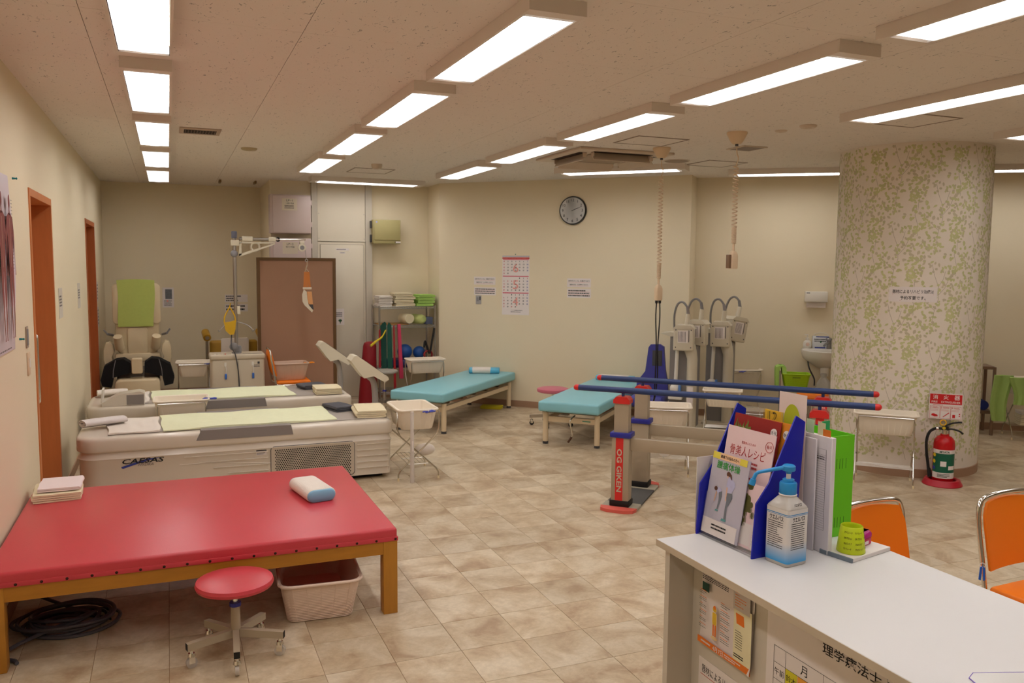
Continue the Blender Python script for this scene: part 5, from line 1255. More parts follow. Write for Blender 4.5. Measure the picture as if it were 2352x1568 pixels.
# ================================================================== shelf rack and what it holds
SX0, SX1, SY0, SY1 = 2.345, 3.045, 9.86, 10.22
t = thing('shelf_rack', 'chrome wire shelf rack in the corner of the back wall', 'shelf', ((SX0+SX1)/2, (SY0+SY1)/2, 0)); w2, d2 = (SX1-SX0)/2, (SY1-SY0)/2
for sx in (-1, 1):
    for sy in (-1, 1): MB().cyl((sx*w2, sy*d2, 0), (sx*w2, sy*d2, 1.19), .0115, seg=12).build('post', STEEL, t)
SHZ = (.13, .415, .945, 1.175)
for z in SHZ:
    b = MB()
    for sy in (-1, 1): b.tube([(-w2, sy*d2, z), (w2, sy*d2, z)], .004, 6).tube([(-w2, sy*d2, z-.022), (w2, sy*d2, z-.022)], .004, 6).tube([(-w2+.03*k, sy*d2, z if k % 2 else z-.022) for k in range(int(2*w2/.03)+1)], .002, 5)
    for sx in (-1, 1): b.tube([(sx*w2, -d2, z), (sx*w2, d2, z)], .004, 6)
    for k in range(14): b.tube([(-w2+2*w2*(k+.5)/14, -d2, z+.001), (-w2+2*w2*(k+.5)/14, d2, z+.001)], .002, 4)
    b.build('wire_shelf', STEEL, t)
zt = 1.181
PILE = ('lowest', 'second lowest', 'second highest', 'topmost')
ym = (SY0+SY1)/2
for k in range(4): ribbon_towel('folded_towel', '%s white folded towel of the pile at the door end of the shelf top' % PILE[k], (2.425+.006*(k % 2), ym-.02, zt+.032*k), .03*(k-1), .19, .25, .031, 2, TWHITE, 'white towels on the shelf top', seed=40+k)
for k in range(4): ribbon_towel('folded_towel', '%s cream folded towel of the middle pile on the shelf top' % PILE[k], (2.665-.008*(k % 2), ym-.03, zt+.042*k), -.03*(k-1), .265-.02*(k == 3), .28, .041, 2, TCREAM, 'cream towels on the shelf top', seed=50+k)
TG2 = mat('lime_green_towel', (176, 218, 110), .95, var=.05, vscale=30, bump=.5, bscale=260)
for k in range(4): ribbon_towel('folded_towel', '%s lime green folded towel of the pile at the corner end of the shelf' % PILE[k], (2.925+.006*(k % 2), ym-.05, zt+.036*k), .04*(k-1.5), .225, .28, .035, 2, TG2, 'lime towels on the shelf top', seed=60+k)
tag(MB().box(-.30, .06, -.14, .14, 0, .012, bev=.002).build('cardboard_sheet', mat('cardboard', (176, 132, 74), .8), None, (2.66, ym, .951)), 'flat brown cardboard lying on the second shelf', 'cardboard')
b = MB().loft([[(x, .0+.16*(k/6)-.08, z) for x, z in [(.075*(.9+.1*math.sin(k))*math.cos(a), .062+.058*math.sin(a)) for a in [2*PI*i/16 for i in range(16)]]] for k in range(7)])
tag(b.build('rolled_towel', TCREAM, None, (2.70, ym-.09, .966), .35), 'cream rolled towel on the second shelf', 'towel')
tag(MB().loft([[(p[0]*k_, y_, .065+(p[1]-.065)*k_) for p in [(.07*math.cos(a), .065+.06*math.sin(a)) for a in [2*PI*i/16 for i in range(16)]]] for y_, k_ in ((-.15, .55), (-.135, .85), (-.10, 1), (.08, 1), (.11, .8), (.12, .4))]).build('bolster_cushion', mat('pale_green_cloth', (196, 206, 128), .9, var=.04), None, (2.845, ym-.03, .952), .35), 'pale green rolled cushion beside the cream roll on the second shelf', 'cushion')
t = thing('slate_box', 'slate blue box at the corner end of the second shelf', 'box', (2.992, ym-.02, .9505)); MB().box(-.05, .05, -.08, .08, 0, .085, bev=.004).build('carton', mat('slate_blue', (96, 104, 132), .6), t); MB().box(-.052, .052, -.082, .082, .07, .088, bev=.003).build('lid', mat('slate_blue', (96, 104, 132), .6), t)
BALL = mat('blue_rubber', (36, 84, 160), .4, var=.03)
tag(MB().ball((0, 0, .093), .093, u=24, v=16).build('exercise_ball', BALL, None, (2.69, ym-.06, .52)), 'larger blue exercise ball on the shelf rack', 'ball')
tag(MB().ball((0, 0, .078), .078, u=24, v=16).build('exercise_ball', BALL, None, (2.875, ym-.06, .52)), 'smaller blue exercise ball on the shelf rack', 'ball')
tag(MB().lathe([(0, .0), (.17, .0), (.20, .03), (.20, .06), (.17, .098), (.08, .1), (0, .1)], 28, sx=1.6, sy=.8).build('balance_cushion', mat('navy_rubber', (26, 34, 92), .5), None, (2.70, ym, .4195)), 'dark navy balance cushion on the third shelf', 'cushion')
t = thing('band_handle', 'black exercise band handle hooked on the rack post', 'exercise band', (3.0, 9.835, .55)); MB().tube(bez([(-.1, 0, .12), (-.09, 0, .20), (-.06, 0, .12), (-.03, 0, .05), (0, 0, .2), (.02, 0, .30), (.03, .0, .36)], 5), .014, 8).build('strap', BLACK, t); MB().tube(arc((-.05, 0, .03), .05, 0, 2*PI, 18, 'xz')[:-1], .012, 8, closed=True).build('grip', mat('dark_red_grip', (140, 26, 26), .5), t)
# bands and mats hung at the rack front
HG = [('green_band', 'dark green exercise mat hanging from the rack front', [(2.37, .985), (2.40, 1.0), (2.415, .98), (2.42, .40), (2.355, .40), (2.345, .95)], (14, 74, 62)),
      ('green_band', 'dark green exercise mat hanging nearer the pink stick', [(2.43, .97), (2.445, .995), (2.475, .96), (2.49, .38), (2.425, .38), (2.425, .95)], (18, 84, 68)),
      ('red_band', 'long red band hanging beside the green mats', [(2.495, .95), (2.51, .96), (2.53, .20), (2.50, .18)], (168, 22, 30)),
      ('red_band', 'dark red band hanging between rack and bolster', [(2.315, .90), (2.335, .92), (2.34, .45), (2.31, .45)], (150, 20, 30))]
for k, (n_, lab, poly_, c) in enumerate(HG):
    tag(MB().prism(poly_, 9.80-.012*k, 9.812-.012*k, 'y').build(n_, mat('band_%d' % k, c, .6, var=.08)), lab, 'exercise band')
b = MB().prism([(2.555, .965), (2.59, .968), (2.625, .30), (2.578, .30)], 9.795, 9.83, 'y'); o = tag(b.build('pink_stick', mat('pink_foam', (206, 60, 96), .6)), 'pink flat exercise stick hanging from the rack', 'stick')
tag(MB().tube(bez([(2.40, 9.77, .90), (2.34, 9.73, .82), (2.26, 9.69, .775), (2.19, 9.66, .725)], 6), [.008]*6+[.011]*6+[.014]*7, 8).build('yellow_strap', mat('yellow_strap', (214, 190, 20), .6)), 'yellow exercise strap tied over the dark red bolster', 'strap')
t = thing('red_bolster', 'tall dark red roll mat standing by the shaft door', 'roll mat', (2.215, 9.86, 0), 0)
MB().loft([[(x+.03*z-.02, y_, z*.76) for x, y_ in [(.085*k*math.cos(a)+.0, .075*k*math.sin(a)) for a in [2*PI*i/20 for i in range(20)]]] for z, k in ((0, 1.35), (.3, 1.25), (.7, 1.05), (.93, .95), (.98, .8), (1.0, .5))]).build('roll', mat('dark_red_vinyl', (140, 18, 30), .45, var=.05), t)
stool('light grey round stool beside the shelf rack', (2.28, 9.36, 0), .5, mat('grey_seat', (168, 162, 150), .5), .475, .04, .155, 4, STEEL, mat('cream_shoe', (206, 196, 170), .5), spread=.2)
# ================================================================== on the slanting clock wall
def on45(px, py, d=DW): p = atn(px, py, d); return p
def wall45(name, label, cat, x0, y0, x1, y1, d=DW-.0005, m=PAPER, th=.0015):
    a = on45(x0, y0, d); b = on45(x1, y1, d); c = (a+b)/2; W = (Vector((b.x, b.y, 0))-Vector((a.x, a.y, 0))).length; H = abs(a.z-b.z)
    t = thing(name, label, cat, (c.x, c.y, c.z), R45); MB().box(-W/2, W/2, -th, -.0002, -H/2, H/2).build('sheet', m, t, flat=True)
    return t, W, H
c = on45(1317, 483.5)
t = thing('wall_clock', 'round white wall clock with black rim on the slanting wall', 'clock', (c.x, c.y, c.z), R45)
R_ = .163
ring = MB(); T = Matrix.Rotation(PI/2, 4, 'X')
ring.lathe([(R_-.016, .0005), (R_, .0005), (R_, .022), (R_-.006, .034), (R_-.014, .034), (R_-.017, .018), (R_-.016, .0005)], 48, T=T, caps=False).build('rim', mat('clock_rim_black', (26, 26, 26), .35), t)
o = MB().lathe([(0, .031), (R_-.0150, .031)], 48, T=T).build('dial', mat('clock_dial', (252, 250, 246), .5, var=.01), t)
b = MB()
for k in range(1, 13): a = PI/2-2*PI*k/12; b.text(str(k), .031, (R_-.045)*math.cos(a), (R_-.045)*math.sin(a), -.0316, bold=.01)
for k in range(60): a = 2*PI*k/60; r0 = R_-.022; b.rect(r0*math.cos(a)-.0007, r0*math.cos(a)+.0007, r0*math.sin(a)-.0007, r0*math.sin(a)+.0007, -.0316)
b.build('numerals', INK, o, flat=True)
def hand(ang, L, w, y, n):
    ca, sa = math.cos(ang), math.sin(ang); q = [(-.012*ca-w*sa*-1, -.012*sa-w*ca), (L*ca+w*.5*sa, L*sa-w*.5*ca), (L*ca-w*.5*sa, L*sa+w*.5*ca), (-.012*ca-w*sa, -.012*sa+w*ca)]
    MB().poly(q, y).build(n, INK, o, flat=True)
hand(PI/2-2*PI*(2+11/60)/12, .075, .0035, -.0320, 'hour_hand'); hand(PI/2-2*PI*11.5/60, .115, .0025, -.0324, 'minute_hand')
MB().lathe([(0, .0333), (R_-.0150, .0333)], 48, T=T).build('glass', mat('clock_glass', (245, 245, 245), .03, alpha=.05, var=0), t)
# calendar
t, W, H = wall45('wall_calendar', 'three month wall calendar with red figures, right of small notices', 'calendar', 1154, 587, 1215, 724)
y = -.0022; hw = W/2
MB().rect(-hw, hw, H/2-.012, H/2-.001, y).build('top_strip', mat('calendar_grey', (176, 172, 176), .5), t, flat=True)
b = MB().rect(-hw, hw, H/2-.036, H/2-.020, y)
MZ = [H/2-.045, H/2-.045-.198, H/2-.045-.396]
bp = MB()
for z in MZ: bp.rect(-hw+.008, hw-.008, z-.006, z+.006, y)
b.build('red_band', INKR, t, flat=True); bp.build('pink_bands', mat('calendar_pink', (216, 100, 116), .6), t, flat=True)
for z, f in zip(MZ, '654'): MB().text(f, .105, 0, z-.10, y+.0002, w=.07).build('month_figure', mat('calendar_rose', (236, 160, 150), .6), t, flat=True)
blk, red, blu = MB(), MB(), MB()
for z, start, days, hol in ((MZ[0], 0, 30, ()), (MZ[1], 4, 31, (3, 5, 6)), (MZ[2], 2, 30, (29,))):
    for d in range(1, days+1):
        k = start+d-1; cx_ = -hw+.024+(k % 7)*(2*hw-.048)/6; cz_ = z-.022-(k//7)*.0355
        tgt = red if (k % 7 == 0 or d in hol) else blu if k % 7 == 6 else blk
        tgt.text(str(d), .0165, cx_, cz_, y-.0003, w=.009 if d < 10 else .017, bold=.03)
blk.text('ケイアイ医用器械株式会社', .012, .015, -H/2+.055, y-.0003, w=.15, bold=.02).dashes(-.06, .08, -H/2+.03, -H/2+.042, 1, y-.0003)
blk.build('black_figures', INK, t, flat=True); red.build('red_figures', INKR, t, flat=True); blu.build('blue_figures', INKB, t, flat=True)
p = on45(1184.5, 584); tag(MB().ball((0, -.008, 0), .006, .01, .006, 10, 8).build('push_pin', mat('pin_green', (40, 130, 110), .4), None, (p.x, p.y, p.z), R45), 'small green push pin holding the wall calendar', 'pin')
NT = (('治療が終了しても、職員が来るまで', '装具を外さずにお待ちください。'),)
for k, (x0, y0, x1, y1, lab) in enumerate(((1089, 635, 1138, 654, 'two-line white notice left of the wall calendar'), (1089, 659, 1139, 678, 'three-line white notice just above a grey switch'), (1303, 639, 1357, 660, 'two-line white notice below the wall clock'), (1303, 662, 1357, 684.5, 'three-line white notice below the two-line one under the clock'))):
    t, W, H = wall45('wall_notice', lab, 'notice', x0, y0, x1, y1)
    if k % 2 == 0:
        MB().text('治療が終了しても、職員が来るまで', .016, 0, H*.22, -.002, w=W*.9, bold=.02).text('装具を外さずにお待ちください。', .016, 0, -H*.2, -.002, w=W*.78, bold=.02).build('lettering', INK, t, flat=True)
        MB().rect(-W*.45, W*.45, H*.22-.016, H*.22-.0145, -.002).rect(-W*.4, W*.4, -H*.2-.016, -H*.2-.0145, -.002).build('red_underline', INKR, t, flat=True)
    else:
        MB().dashes(-W*.45, W*.45, -H*.4, H*.4, 3, -.002, seed=k+3, fill=.42, full=1).build('lettering', INK, t, flat=True)
        MB().rect(-W*.45, W*.45, H*.13, H*.145, -.002).rect(-W*.45, W*.45, -H*.145, -H*.13, -.002).build('red_underline', INKR, t, flat=True)
a = on45(1099.5, 688)
t = thing('wall_switch', 'small grey wall switch plate under the notices', 'switch', (a.x, a.y, a.z), R45)
MB().box(-.036, .036, -.008, -.0003, -.052, .052, bev=.003).build('plate', mat('switch_grey', (170, 166, 166), .5), t); MB().box(.012, .03, -.010, -.008, -.005, .04).build('rocker', DGREY, t); MB().rect(-.025, .005, -.02, .03, -.0085).build('marking', GREY, t, flat=True)

# ================================================================== heat therapy machines
MWC = mat('machine_cream', (214, 204, 182), .4, var=.02); MWG = mat('machine_grey', (138, 132, 128), .5, var=.03); HOSE = mat('hose_grey', (128, 124, 122), .5)
def head(parent, x, y, z, rz, tilt, m=None):
    e = MB(); T = Matrix.Translation((x, y, z)) @ rotz(rz) @ Matrix.Rotation(tilt, 4, 'Y')
    e.box(-.10, .10, -.10, .02, -.15, .075, bev=.014, seg=3, T=T); e.prism([(-.108, .07), (.108, .07), (.07, .11), (-.07, .11)], -.105, .06, 'y', T=T)
    o = e.build('applicator_head', MWC, parent)
    MB().rect(-.055, .045, -.07, .055, -.1015, T=T).build('head_label', PAPER, o, flat=True)
    q = MB(); 
    for k in range(6): q.rect(-.048+.013*k, -.043+.013*k, -.06, .045, -.1022, T=T)
    q.rect(.05, .058, -.06, .06, -.1022, T=T); q.build('label_print', INKG, o, flat=True)
    for sx in (-1, 1):
        for zz in (-.115, .06): MB().ball((sx*.075, -.1005, zz), .006, .003, .006, 8, 6, T=T).build('screw', DGREY, o)
    top = T @ Vector((.02, 0, .10)); up = T @ Vector((.03, .0, .22)); 
    MB().cyl(top, up, .026, .021, seg=16).build('head_neck', MWC, o)
    return T, up, o
def mwave(loc, label, second):
    t = thing('heat_therapy_machine', label, 'medical device', loc, R45)
    MB().prism([(-.20, .05), (.07, .05), (.07, .90), (-.02, .96), (-.20, 1.0)], .0, .20, 'y').build('cabinet', MWG, t)
    MB().box(-.22, .12, -.10, .24, .03, .07, bev=.01).build('base', MWC, t)
    for x, y_ in ((-.18, -.06), (.08, -.06), (-.18, .2), (.08, .2)): MB().cyl((x, y_-.01, .017), (x, y_+.01, .017), .017, seg=12).build('caster', BLACK, t)
    n = 14
    rings = []
    for z, xs, w_ in ((.07, .03, .05), (.55, .03, .05), (.78, .03, .05), (.86, .01, .06), (.93, -.03, .085)): rings.append([(xs+w_*math.cos(PI+PI*i/n), -.02+.07*math.sin(PI+PI*i/n), z) for i in range(n+1)]+[(xs+w_, .0, z), (xs-w_, .0, z)])
    MB().loft(rings).build('column', MWC, t)
    MB().prism([(-.30, 1.03), (-.20, 1.045), (-.02, 1.03), (-.02, 1.005), (-.20, 1.0)], -.02, .18, 'y').build('tray', MWC, t)
    T, up, o = head(t, -.045, -.05, 1.02, .05, 0.)
    MB().tube(bez([up, up+Vector((-.01, .0, .06)), up+Vector((-.06, .02, .115)), up+Vector((-.12, .05, .09)), up+Vector((-.155, .08, -.03)), up+Vector((-.15, .10, -.20)), up+Vector((-.11, .10, -.33))], 6), .011, 8).build('hose', HOSE, o)
    MB().cyl(up-Vector((0, 0, .005)), up+Vector((-.012, 0, .07)), .0165, .014, seg=12).build('hose_sleeve', mat('hose_sleeve', (146, 138, 136), .5), o)
    T, up, o = head(t, .055, .16, 1.06, second, .18 if second > .3 else 0.)
    MB().tube(bez([up, up+Vector((-.01, .0, .06)), up+Vector((-.06, .02, .105)), up+Vector((-.12, .05, .07)), up+Vector((-.16, .06, -.05)), up+Vector((-.16, .06, -.20))], 6), .011, 8).build('hose', HOSE, o)
    MB().cyl(up-Vector((0, 0, .005)), up+Vector((-.012, 0, .07)), .0165, .014, seg=12).build('hose_sleeve', HOSE, o)
    MB().ball((-.10, .02, 1.10), .03, .03, .022).build('joint_knob', GREY, t)
    o = MB().cyl((-.125, -.05, .52), (-.115, -.05, .86), .019, seg=14).build('rod', WHITE, t)
    MB().ball((-.125, -.055, .47), .055, .05, .055).build('rod_bulb', WHITE, o); MB().box(-.085, -.065, -.11, -.05, .44, .52, bev=.006).build('bulb_strap', mat('strap_sky', (90, 140, 210), .4), o)
    MB().box(-.19, -.05, -.10, .0, .36, .40, bev=.01).build('rod_shelf', WHITE, t)
    MB().box(.0, .06, -.0935, -.0905, .28, .50).build('side_label', PAPER, t); 
    return t
o = mwave(p45(-1.52, 8.355), 'cream and grey heat therapy machine beside the blue chair', -.15)
o.scale = (1.0, 1.0, .985)
o = mwave(p45(-1.23, 8.81), 'cream and grey heat therapy machine nearest the corner, heads tilted', .75)
# purple blue chair
PBL = mat('violet_blue_plastic', (64, 66, 150), .4, var=.03)
t = thing('moulded_chair', 'violet blue moulded chair under the hanging socket cord', 'chair', p45(-1.925, 8.40), R45+.05); t.scale = (.72, .9, 1)
MB().prism([(-.23, .30), (-.22, .48), (-.10, .60), (-.06, .85), (-.03, .88), (.10, .885), (.16, .86), (.19, .62), (.23, .48), (.24, .30)], .10, .16, 'y').build('backrest', PBL, t)
MB().box(.0, .14, .095, .10, .66, .82, bev=.002).build('back_opening', DGREY, t)
MB().box(-.24, .24, -.26, .16, .26, .38, bev=.05, seg=4).build('seat', PBL, t)
MB().cyl((0, -.05, .03), (0, -.05, .27), .04, seg=16).build('pedestal', STEEL, t); MB().lathe([(.22, 0), (.22, .015), (.05, .04), (0, .04)], 24, (0, -.05, 0)).build('foot_disc', DGREY, t)

# ================================================================== ceiling reels with coiled cords
def coil(p0, p1, r, turns, rad, n=12):
    p0, p1 = Vector(p0), Vector(p1); out = []
    for i in range(turns*n+1): q = i/(turns*n); a = 2*PI*i/n; out.append(p0.lerp(p1, q)+Vector((rad*math.cos(a), rad*math.sin(a), 0)))
    return out
def reel(label, x, y, zsock, plugged):
    t = thing('cord_reel', label, 'socket reel', (x, y, 0))
    MB().lathe([(.075, ZC-.001), (.075, ZC-.012), (.066, ZC-.03), (.045, ZC-.07), (.03, ZC-.085), (0, ZC-.086)][::-1], 28).build('ceiling_cup', IVORY, t)
    MB().cyl((0, 0, ZC-.10), (0, 0, ZC-.086), .012, seg=12).build('gland', DGREY, t)
    z1 = ZC-.24; zt_ = zsock+.19
    MB().tube(bez([(0, 0, ZC-.09), (.004, 0, ZC-.15), (.018, .0, ZC-.19), (.0, 0, z1)], 5), .0042, 7).build('straight_cord', IVORY, t)
    MB().tube(coil((0, 0, z1), (0, 0, zt_+.12), .004, int((z1-zt_)/.034), .017, 10), .0046, 6).build('coiled_cord', IVORY, t)
    MB().tube(coil((0, 0, zt_+.12), (0, 0, zt_), .004, 12, .0145, 10), .0048, 6).build('tight_coil', IVORY, t)
    o = MB().loft([[(a, b_, z) for a, b_ in rrect(w_, d_, .012, 4)] for z, w_, d_ in ((zsock, .056, .045), (zsock+.006, .062, .05), (zsock+.10, .062, .05), (zsock+.125, .045, .04), (zsock+.135, .022, .022), (zsock+.19, .018, .018))]).build('socket_body', IVORY, t)
    if plugged:
        for sx in (-1, 1):
            MB().cyl((sx*.016, 0, zsock-.025), (sx*.016, 0, zsock), .011, .013, seg=10).build('plug', BLACK, o)
            MB().tube(bez([(sx*.016, 0, zsock-.02), (sx*.020, 0, zsock-.15), (.012+sx*.008, .02, zsock-.40), (.03+sx*.01, .05, zsock-.70), (.12, .25, zsock-.95), (.30, .8, zsock-1.15)], 6), .0055, 7).build('black_flex', BLACK, t)
    else: MB().box(-.05, -.0315, -.02, .02, zsock+.004, zsock+.105, bev=.002).build('socket_face', mat('socket_face', (120, 92, 66), .5), o)
    return t
p = atz(1520, 345, 2.66); reel('ceiling reel with long coiled cord and two black plugs', p.x, p.y, 1.40, True)
p = atz(1693, 310, 2.66); reel('ceiling reel with short coiled cord and empty socket', p.x, p.y, 1.675, False)

# ================================================================== wash basin corner (right slanting wall)
def atr(x, y, d=DR): q = ray(x, y); return _C+q*(d/q.dot(N36))
def loc36(v): return Vector((v.dot(U36), v.dot(N36), v.z))
p = atr(1874.5, 682, DR-.05)
t = thing('paper_towel_box', 'white paper towel dispenser on the wall above the wash basin', 'dispenser', (*(N36*DR+U36*p.dot(U36)).xy, p.z), R36)
MB().box(-.115, .115, -.10, -.001, -.055, .06, bev=.006).build('case', WHITE, t); MB().box(-.108, .108, -.106, -.101, -.05, .055, bev=.003).build('front', WHITE, t)
MB().rect(-.105, -.07, .04, .05, -.1066).build('maker_mark', INKG, t, flat=True); MB().box(-.10, .10, -.07, -.067, -.115, -.054).build('paper_towel', PAPER, t, flat=True)
SINK = mat('sink_china', (232, 226, 216), .2, var=.01)
p = atr(1895, 812, DR-.2); sx_ = p.dot(U36)
SZ = .80
t = thing('wash_basin', 'white wall-hung wash basin with chrome tap', 'basin', (*(N36*(DR-.005)+U36*(sx_+.015)).xy, 0), R36)
def basin_ring(w, d, z, n=24): return [(w*math.cos(PI+PI*i/n), -.001+d*math.sin(PI+PI*i/n) if 0 < i < n else -.001, z) for i in range(n+1)]
MB().loft([basin_ring(.08, .12, SZ-.20), basin_ring(.15, .22, SZ-.15), basin_ring(.22, .31, SZ-.10), basin_ring(.235, .335, SZ-.06), basin_ring(.245, .345, SZ-.005), basin_ring(.235, .33, SZ), basin_ring(.19, .27, SZ-.004), basin_ring(.13, .2, SZ-.07), basin_ring(.05, .12, SZ-.10)]).build('bowl', SINK, t)
MB().box(-.24, .24, -.10, -.001, SZ-.03, SZ+.012, bev=.01).build('ledge', SINK, t)
MB().box(-.03, .02, -.333, -.331, SZ-.028, SZ-.02).build('overflow_slot', DGREY, t)
MB().cyl((0, -.10, SZ-.28), (0, -.10, SZ-.18), .045, seg=18).build('drain_cup', SINK, t)
MB().tube([(0, -.10, SZ-.27), (0, -.10, .34), (0, -.08, .28), (0, -.002, .27)], .017, 12).build('drain_pipe', CHROME, t)
MB().tube(bez([(-.17, -.05, SZ-.12), (-.16, -.10, SZ-.20), (-.10, -.06, SZ-.32), (-.09, -.01, SZ-.40)], 5), .008, 8).build('supply_hose', DGREY, t)
o = MB().cyl((.04, -.055, SZ+.01), (.04, -.055, SZ+.10), .027, .023, seg=18).tube([(.04, -.055, SZ+.075), (.0, -.11, SZ+.07), (-.02, -.14, SZ+.05)], .013, 10).build('tap', mat('tap_steel', (150, 150, 152), .3, .9), t)
MB().ball((.035, -.055, SZ+.115), .034, .03, .022).build('tap_lever', mat('tap_steel', (150, 150, 152), .3, .9), o)
def onsink(x, y): return (*(N36*(DR-.005+y)+U36*(sx_+.015+x)).xy, SZ+.0125)
t = thing('soap_bottle', 'round white pump soap bottle on the basin edge', 'bottle', onsink(-.185, -.05), R36)
MB().lathe([(0, 0), (.034, 0), (.042, .012), (.044, .045), (.036, .075), (.018, .088), (.018, .10), (0, .10)], 24).build('bottle_body', WHITE, t)
MB().cyl((0, 0, .10), (0, 0, .115), .019, seg=16).cyl((0, 0, .115), (0, 0, .145), .006, seg=8).box(-.03, .012, -.010, .010, .143, .152, bev=.003).build('pump', WHITE, t)
MB().disc(0, .045, .02, -.0445).build('label', mat('soap_label', (226, 196, 178), .5, var=.3, vscale=60), t, flat=True)
t = thing('carton', 'white and blue cardboard carton behind the tap on the basin', 'carton', onsink(-.045, -.028), R36)
MB().box(-.085, .085, -.016, .016, 0, .135, bev=.002).build('box', mat('carton_white', (222, 224, 226), .5), t)
MB().rect(-.05, .085, .122, .133, -.0165).rect(-.06, .05, .002, .016, -.0165).build('blue_print', INKB, t, flat=True)
MB().dashes(-.07, .07, .07, .11, 2, -.0166, seed=5).build('fine_print', INK, t, flat=True); MB().disc(.0, .07, .009, -.0168).build('green_dot', mat('dot_green', (20, 84, 50), .5), t, flat=True)
MB().tube(bez([(-.075, 0, .13), (-.06, 0, .16), (.0, .0, .172), (.06, 0, .16), (.08, 0, .13)], 5), .003, 6).build('carry_handle', WHITE, t)
t = thing('small_bottle', 'small pale blue capped bottle at the far end of the basin', 'bottle', onsink(.165, -.03), R36)
MB().lathe([(0, 0), (.018, 0), (.019, .06), (.012, .075), (0, .075)], 16).build('bottle_body', mat('pale_blue_bottle', (170, 206, 220), .3), t); MB().cyl((0, 0, .075), (0, 0, .115), .011, seg=12).build('cap', WHITE, t)
# green basket with a towel, plastic bag, orange stool
p = atr(1826, 900, DR-.42); c0 = Vector((p.x, p.y, 0))
t = thing('side_trolley', 'low trolley carrying the lime green basket by the basin', 'trolley', (c0.x, c0.y, 0), R36)
for x in (-.15, .15):
    for y_ in (-.10, .10): MB().cyl((x, y_, 0), (x, y_, .40), .008, seg=8).build('leg', STEEL, t)
MB().box(-.16, .16, -.11, .11, .395, .41).build('tray', STEEL, t)
MB().tube([(-.165, .10, .40), (-.165, .10, .60), (-.165, -.10, .60), (-.165, -.10, .40)], .009, 8).build('push_handle', STEEL, t)
LGB = mat('lime_basket', (166, 206, 20), .45, var=.03)
t = thing('lime_basket', 'lime green plastic basket on the low trolley by the basin', 'basket', (c0.x, c0.y, .411), R36)
basket(t, .11, .075, .135, .095, .165, LGB, ribs=8, slits=6)
MB().rect(-.04, .04, .12, .135, -.099).build('basket_mark', mat('basket_mark', (120, 150, 20), .5), t, flat=True)
tag(MB().loft([[(a*.045+x, .09*math.cos(q_)*1.0, .0+z) for q_, a in ((0, 0), (0, 1), (PI, 1), (PI, 0))] for x, z in ((-.02, -.18), (-.028, .0), (-.02, .03), (.01, .045), (.035, .03), (.045, -.05))], closed=True).build('draped_towel', TG2, None, (*(c0-U36*.185).xy, .612), R36), 'pale green towel hung over the trolley handle by the basin', 'towel')
BAG = mat('clear_bag', (226, 222, 214), .35, trans=.5, alpha=.75)
r_ = random.Random(9); bg = MB()
rings = []
for z, k in ((0, .9), (.1, 1.1), (.25, 1.05), (.38, .9), (.47, .6), (.52, .25), (.56, .3)): rings.append([(k*(.12+.018*math.sin(5*a+z*9)+r_.uniform(-.008, .008))*math.cos(a), k*(.10+.015*math.sin(4*a+z*5)+r_.uniform(-.008, .008))*math.sin(a), z) for a in [2*PI*i/22 for i in range(22)]])
p = atr(1890, 900, DR-.24)
tag(bg.loft(rings).build('plastic_bag', BAG, None, (p.x, p.y, 0)), 'translucent white plastic bag on the floor under the basin', 'bag')
p = atz(1866, 909, .40)
t = thing('low_stool', 'low orange-seated stool behind the parallel bars by the basin', 'stool', (p.x, p.y, 0))
MB().lathe([(0, .38), (.15, .38), (.16, .40), (.15, .43), (0, .435)], 28).build('seat', ORANGEV, t)
for k in range(4): a = PI/4+PI/2*k; MB().cyl((.13*math.cos(a), .13*math.sin(a), 0), (.11*math.cos(a), .11*math.sin(a), .385), .01, seg=10).build('leg', CHROME, t)

# ================================================================== extinguisher at the column
EX = atz(2164, 1103)*.983
t = thing('fire_extinguisher', 'red fire extinguisher with green label in a ring stand by the column', 'fire extinguisher', (EX.x, EX.y, 0), math.radians(-48))
RX = mat('extinguisher_red', (196, 18, 26), .25, var=.02); 
r0 = .0765
MB().lathe([(0, .02), (r0*.9, .02), (r0, .035), (r0, .325), (r0*.93, .355), (r0*.7, .378), (.032, .388), (.03, .40), (0, .40)], 36).build('cylinder', RX, t)
def bandp(r, a0, a1, z0, z1, n=18): return [(r*math.sin(a0+(a1-a0)*i/n), -r*math.cos(a0+(a1-a0)*i/n), z) for z in (z0, z1) for i in range(n+1)], [(i, i+1, n+2+i, n+1+i) for i in range(n)]
b = MB(); b.add(*bandp(r0+.0008, -1.25, 1.35, .06, .285)); o = b.build('label', mat('label_green', (14, 96, 70), .45, var=.03), t)
b = MB(); b.add(*bandp(r0+.0012, -1.25, 1.35, .06, .105)); b.add(*bandp(r0+.0012, -1.25, 1.35, .255, .285)); b.add(*bandp(r0+.0012, -.3, .25, .155, .195)); b.add(*bandp(r0+.0012, .45, 1.2, .13, .16)); b.build('label_white', PAPER, o)
b = MB()
for a, z in ((-.95, .24), (-.97, .19)): b.T = rotz(a); b.disc(0, z, .015, -(r0+.002)); b.T = None
b.build('label_yellow_discs', mat('label_yellow', (230, 200, 40), .5), o, flat=True)
b = MB(); b.T = rotz(-.97); b.rect(-.014, .014, .125, .15, -(r0+.002)); b.build('label_blue', INKB, o, flat=True)
b = MB(); b.T = rotz(.05); b.text('MIYATA', .017, 0, .27, -(r0+.0018), w=.07, bold=.03); b.dashes(-.045, .05, .068, .10, 3, -(r0+.0016)); b.T = None; b.build('label_lettering', mat('label_print_green', (20, 70, 50), .5), o, flat=True)
MB().cyl((0, 0, .395), (0, 0, .435), .022, .018, seg=16).build('valve', CHROME, t)
MB().box(-.02, .025, -.012, .012, .43, .462, bev=.003).build('valve_head', BLACK, t)
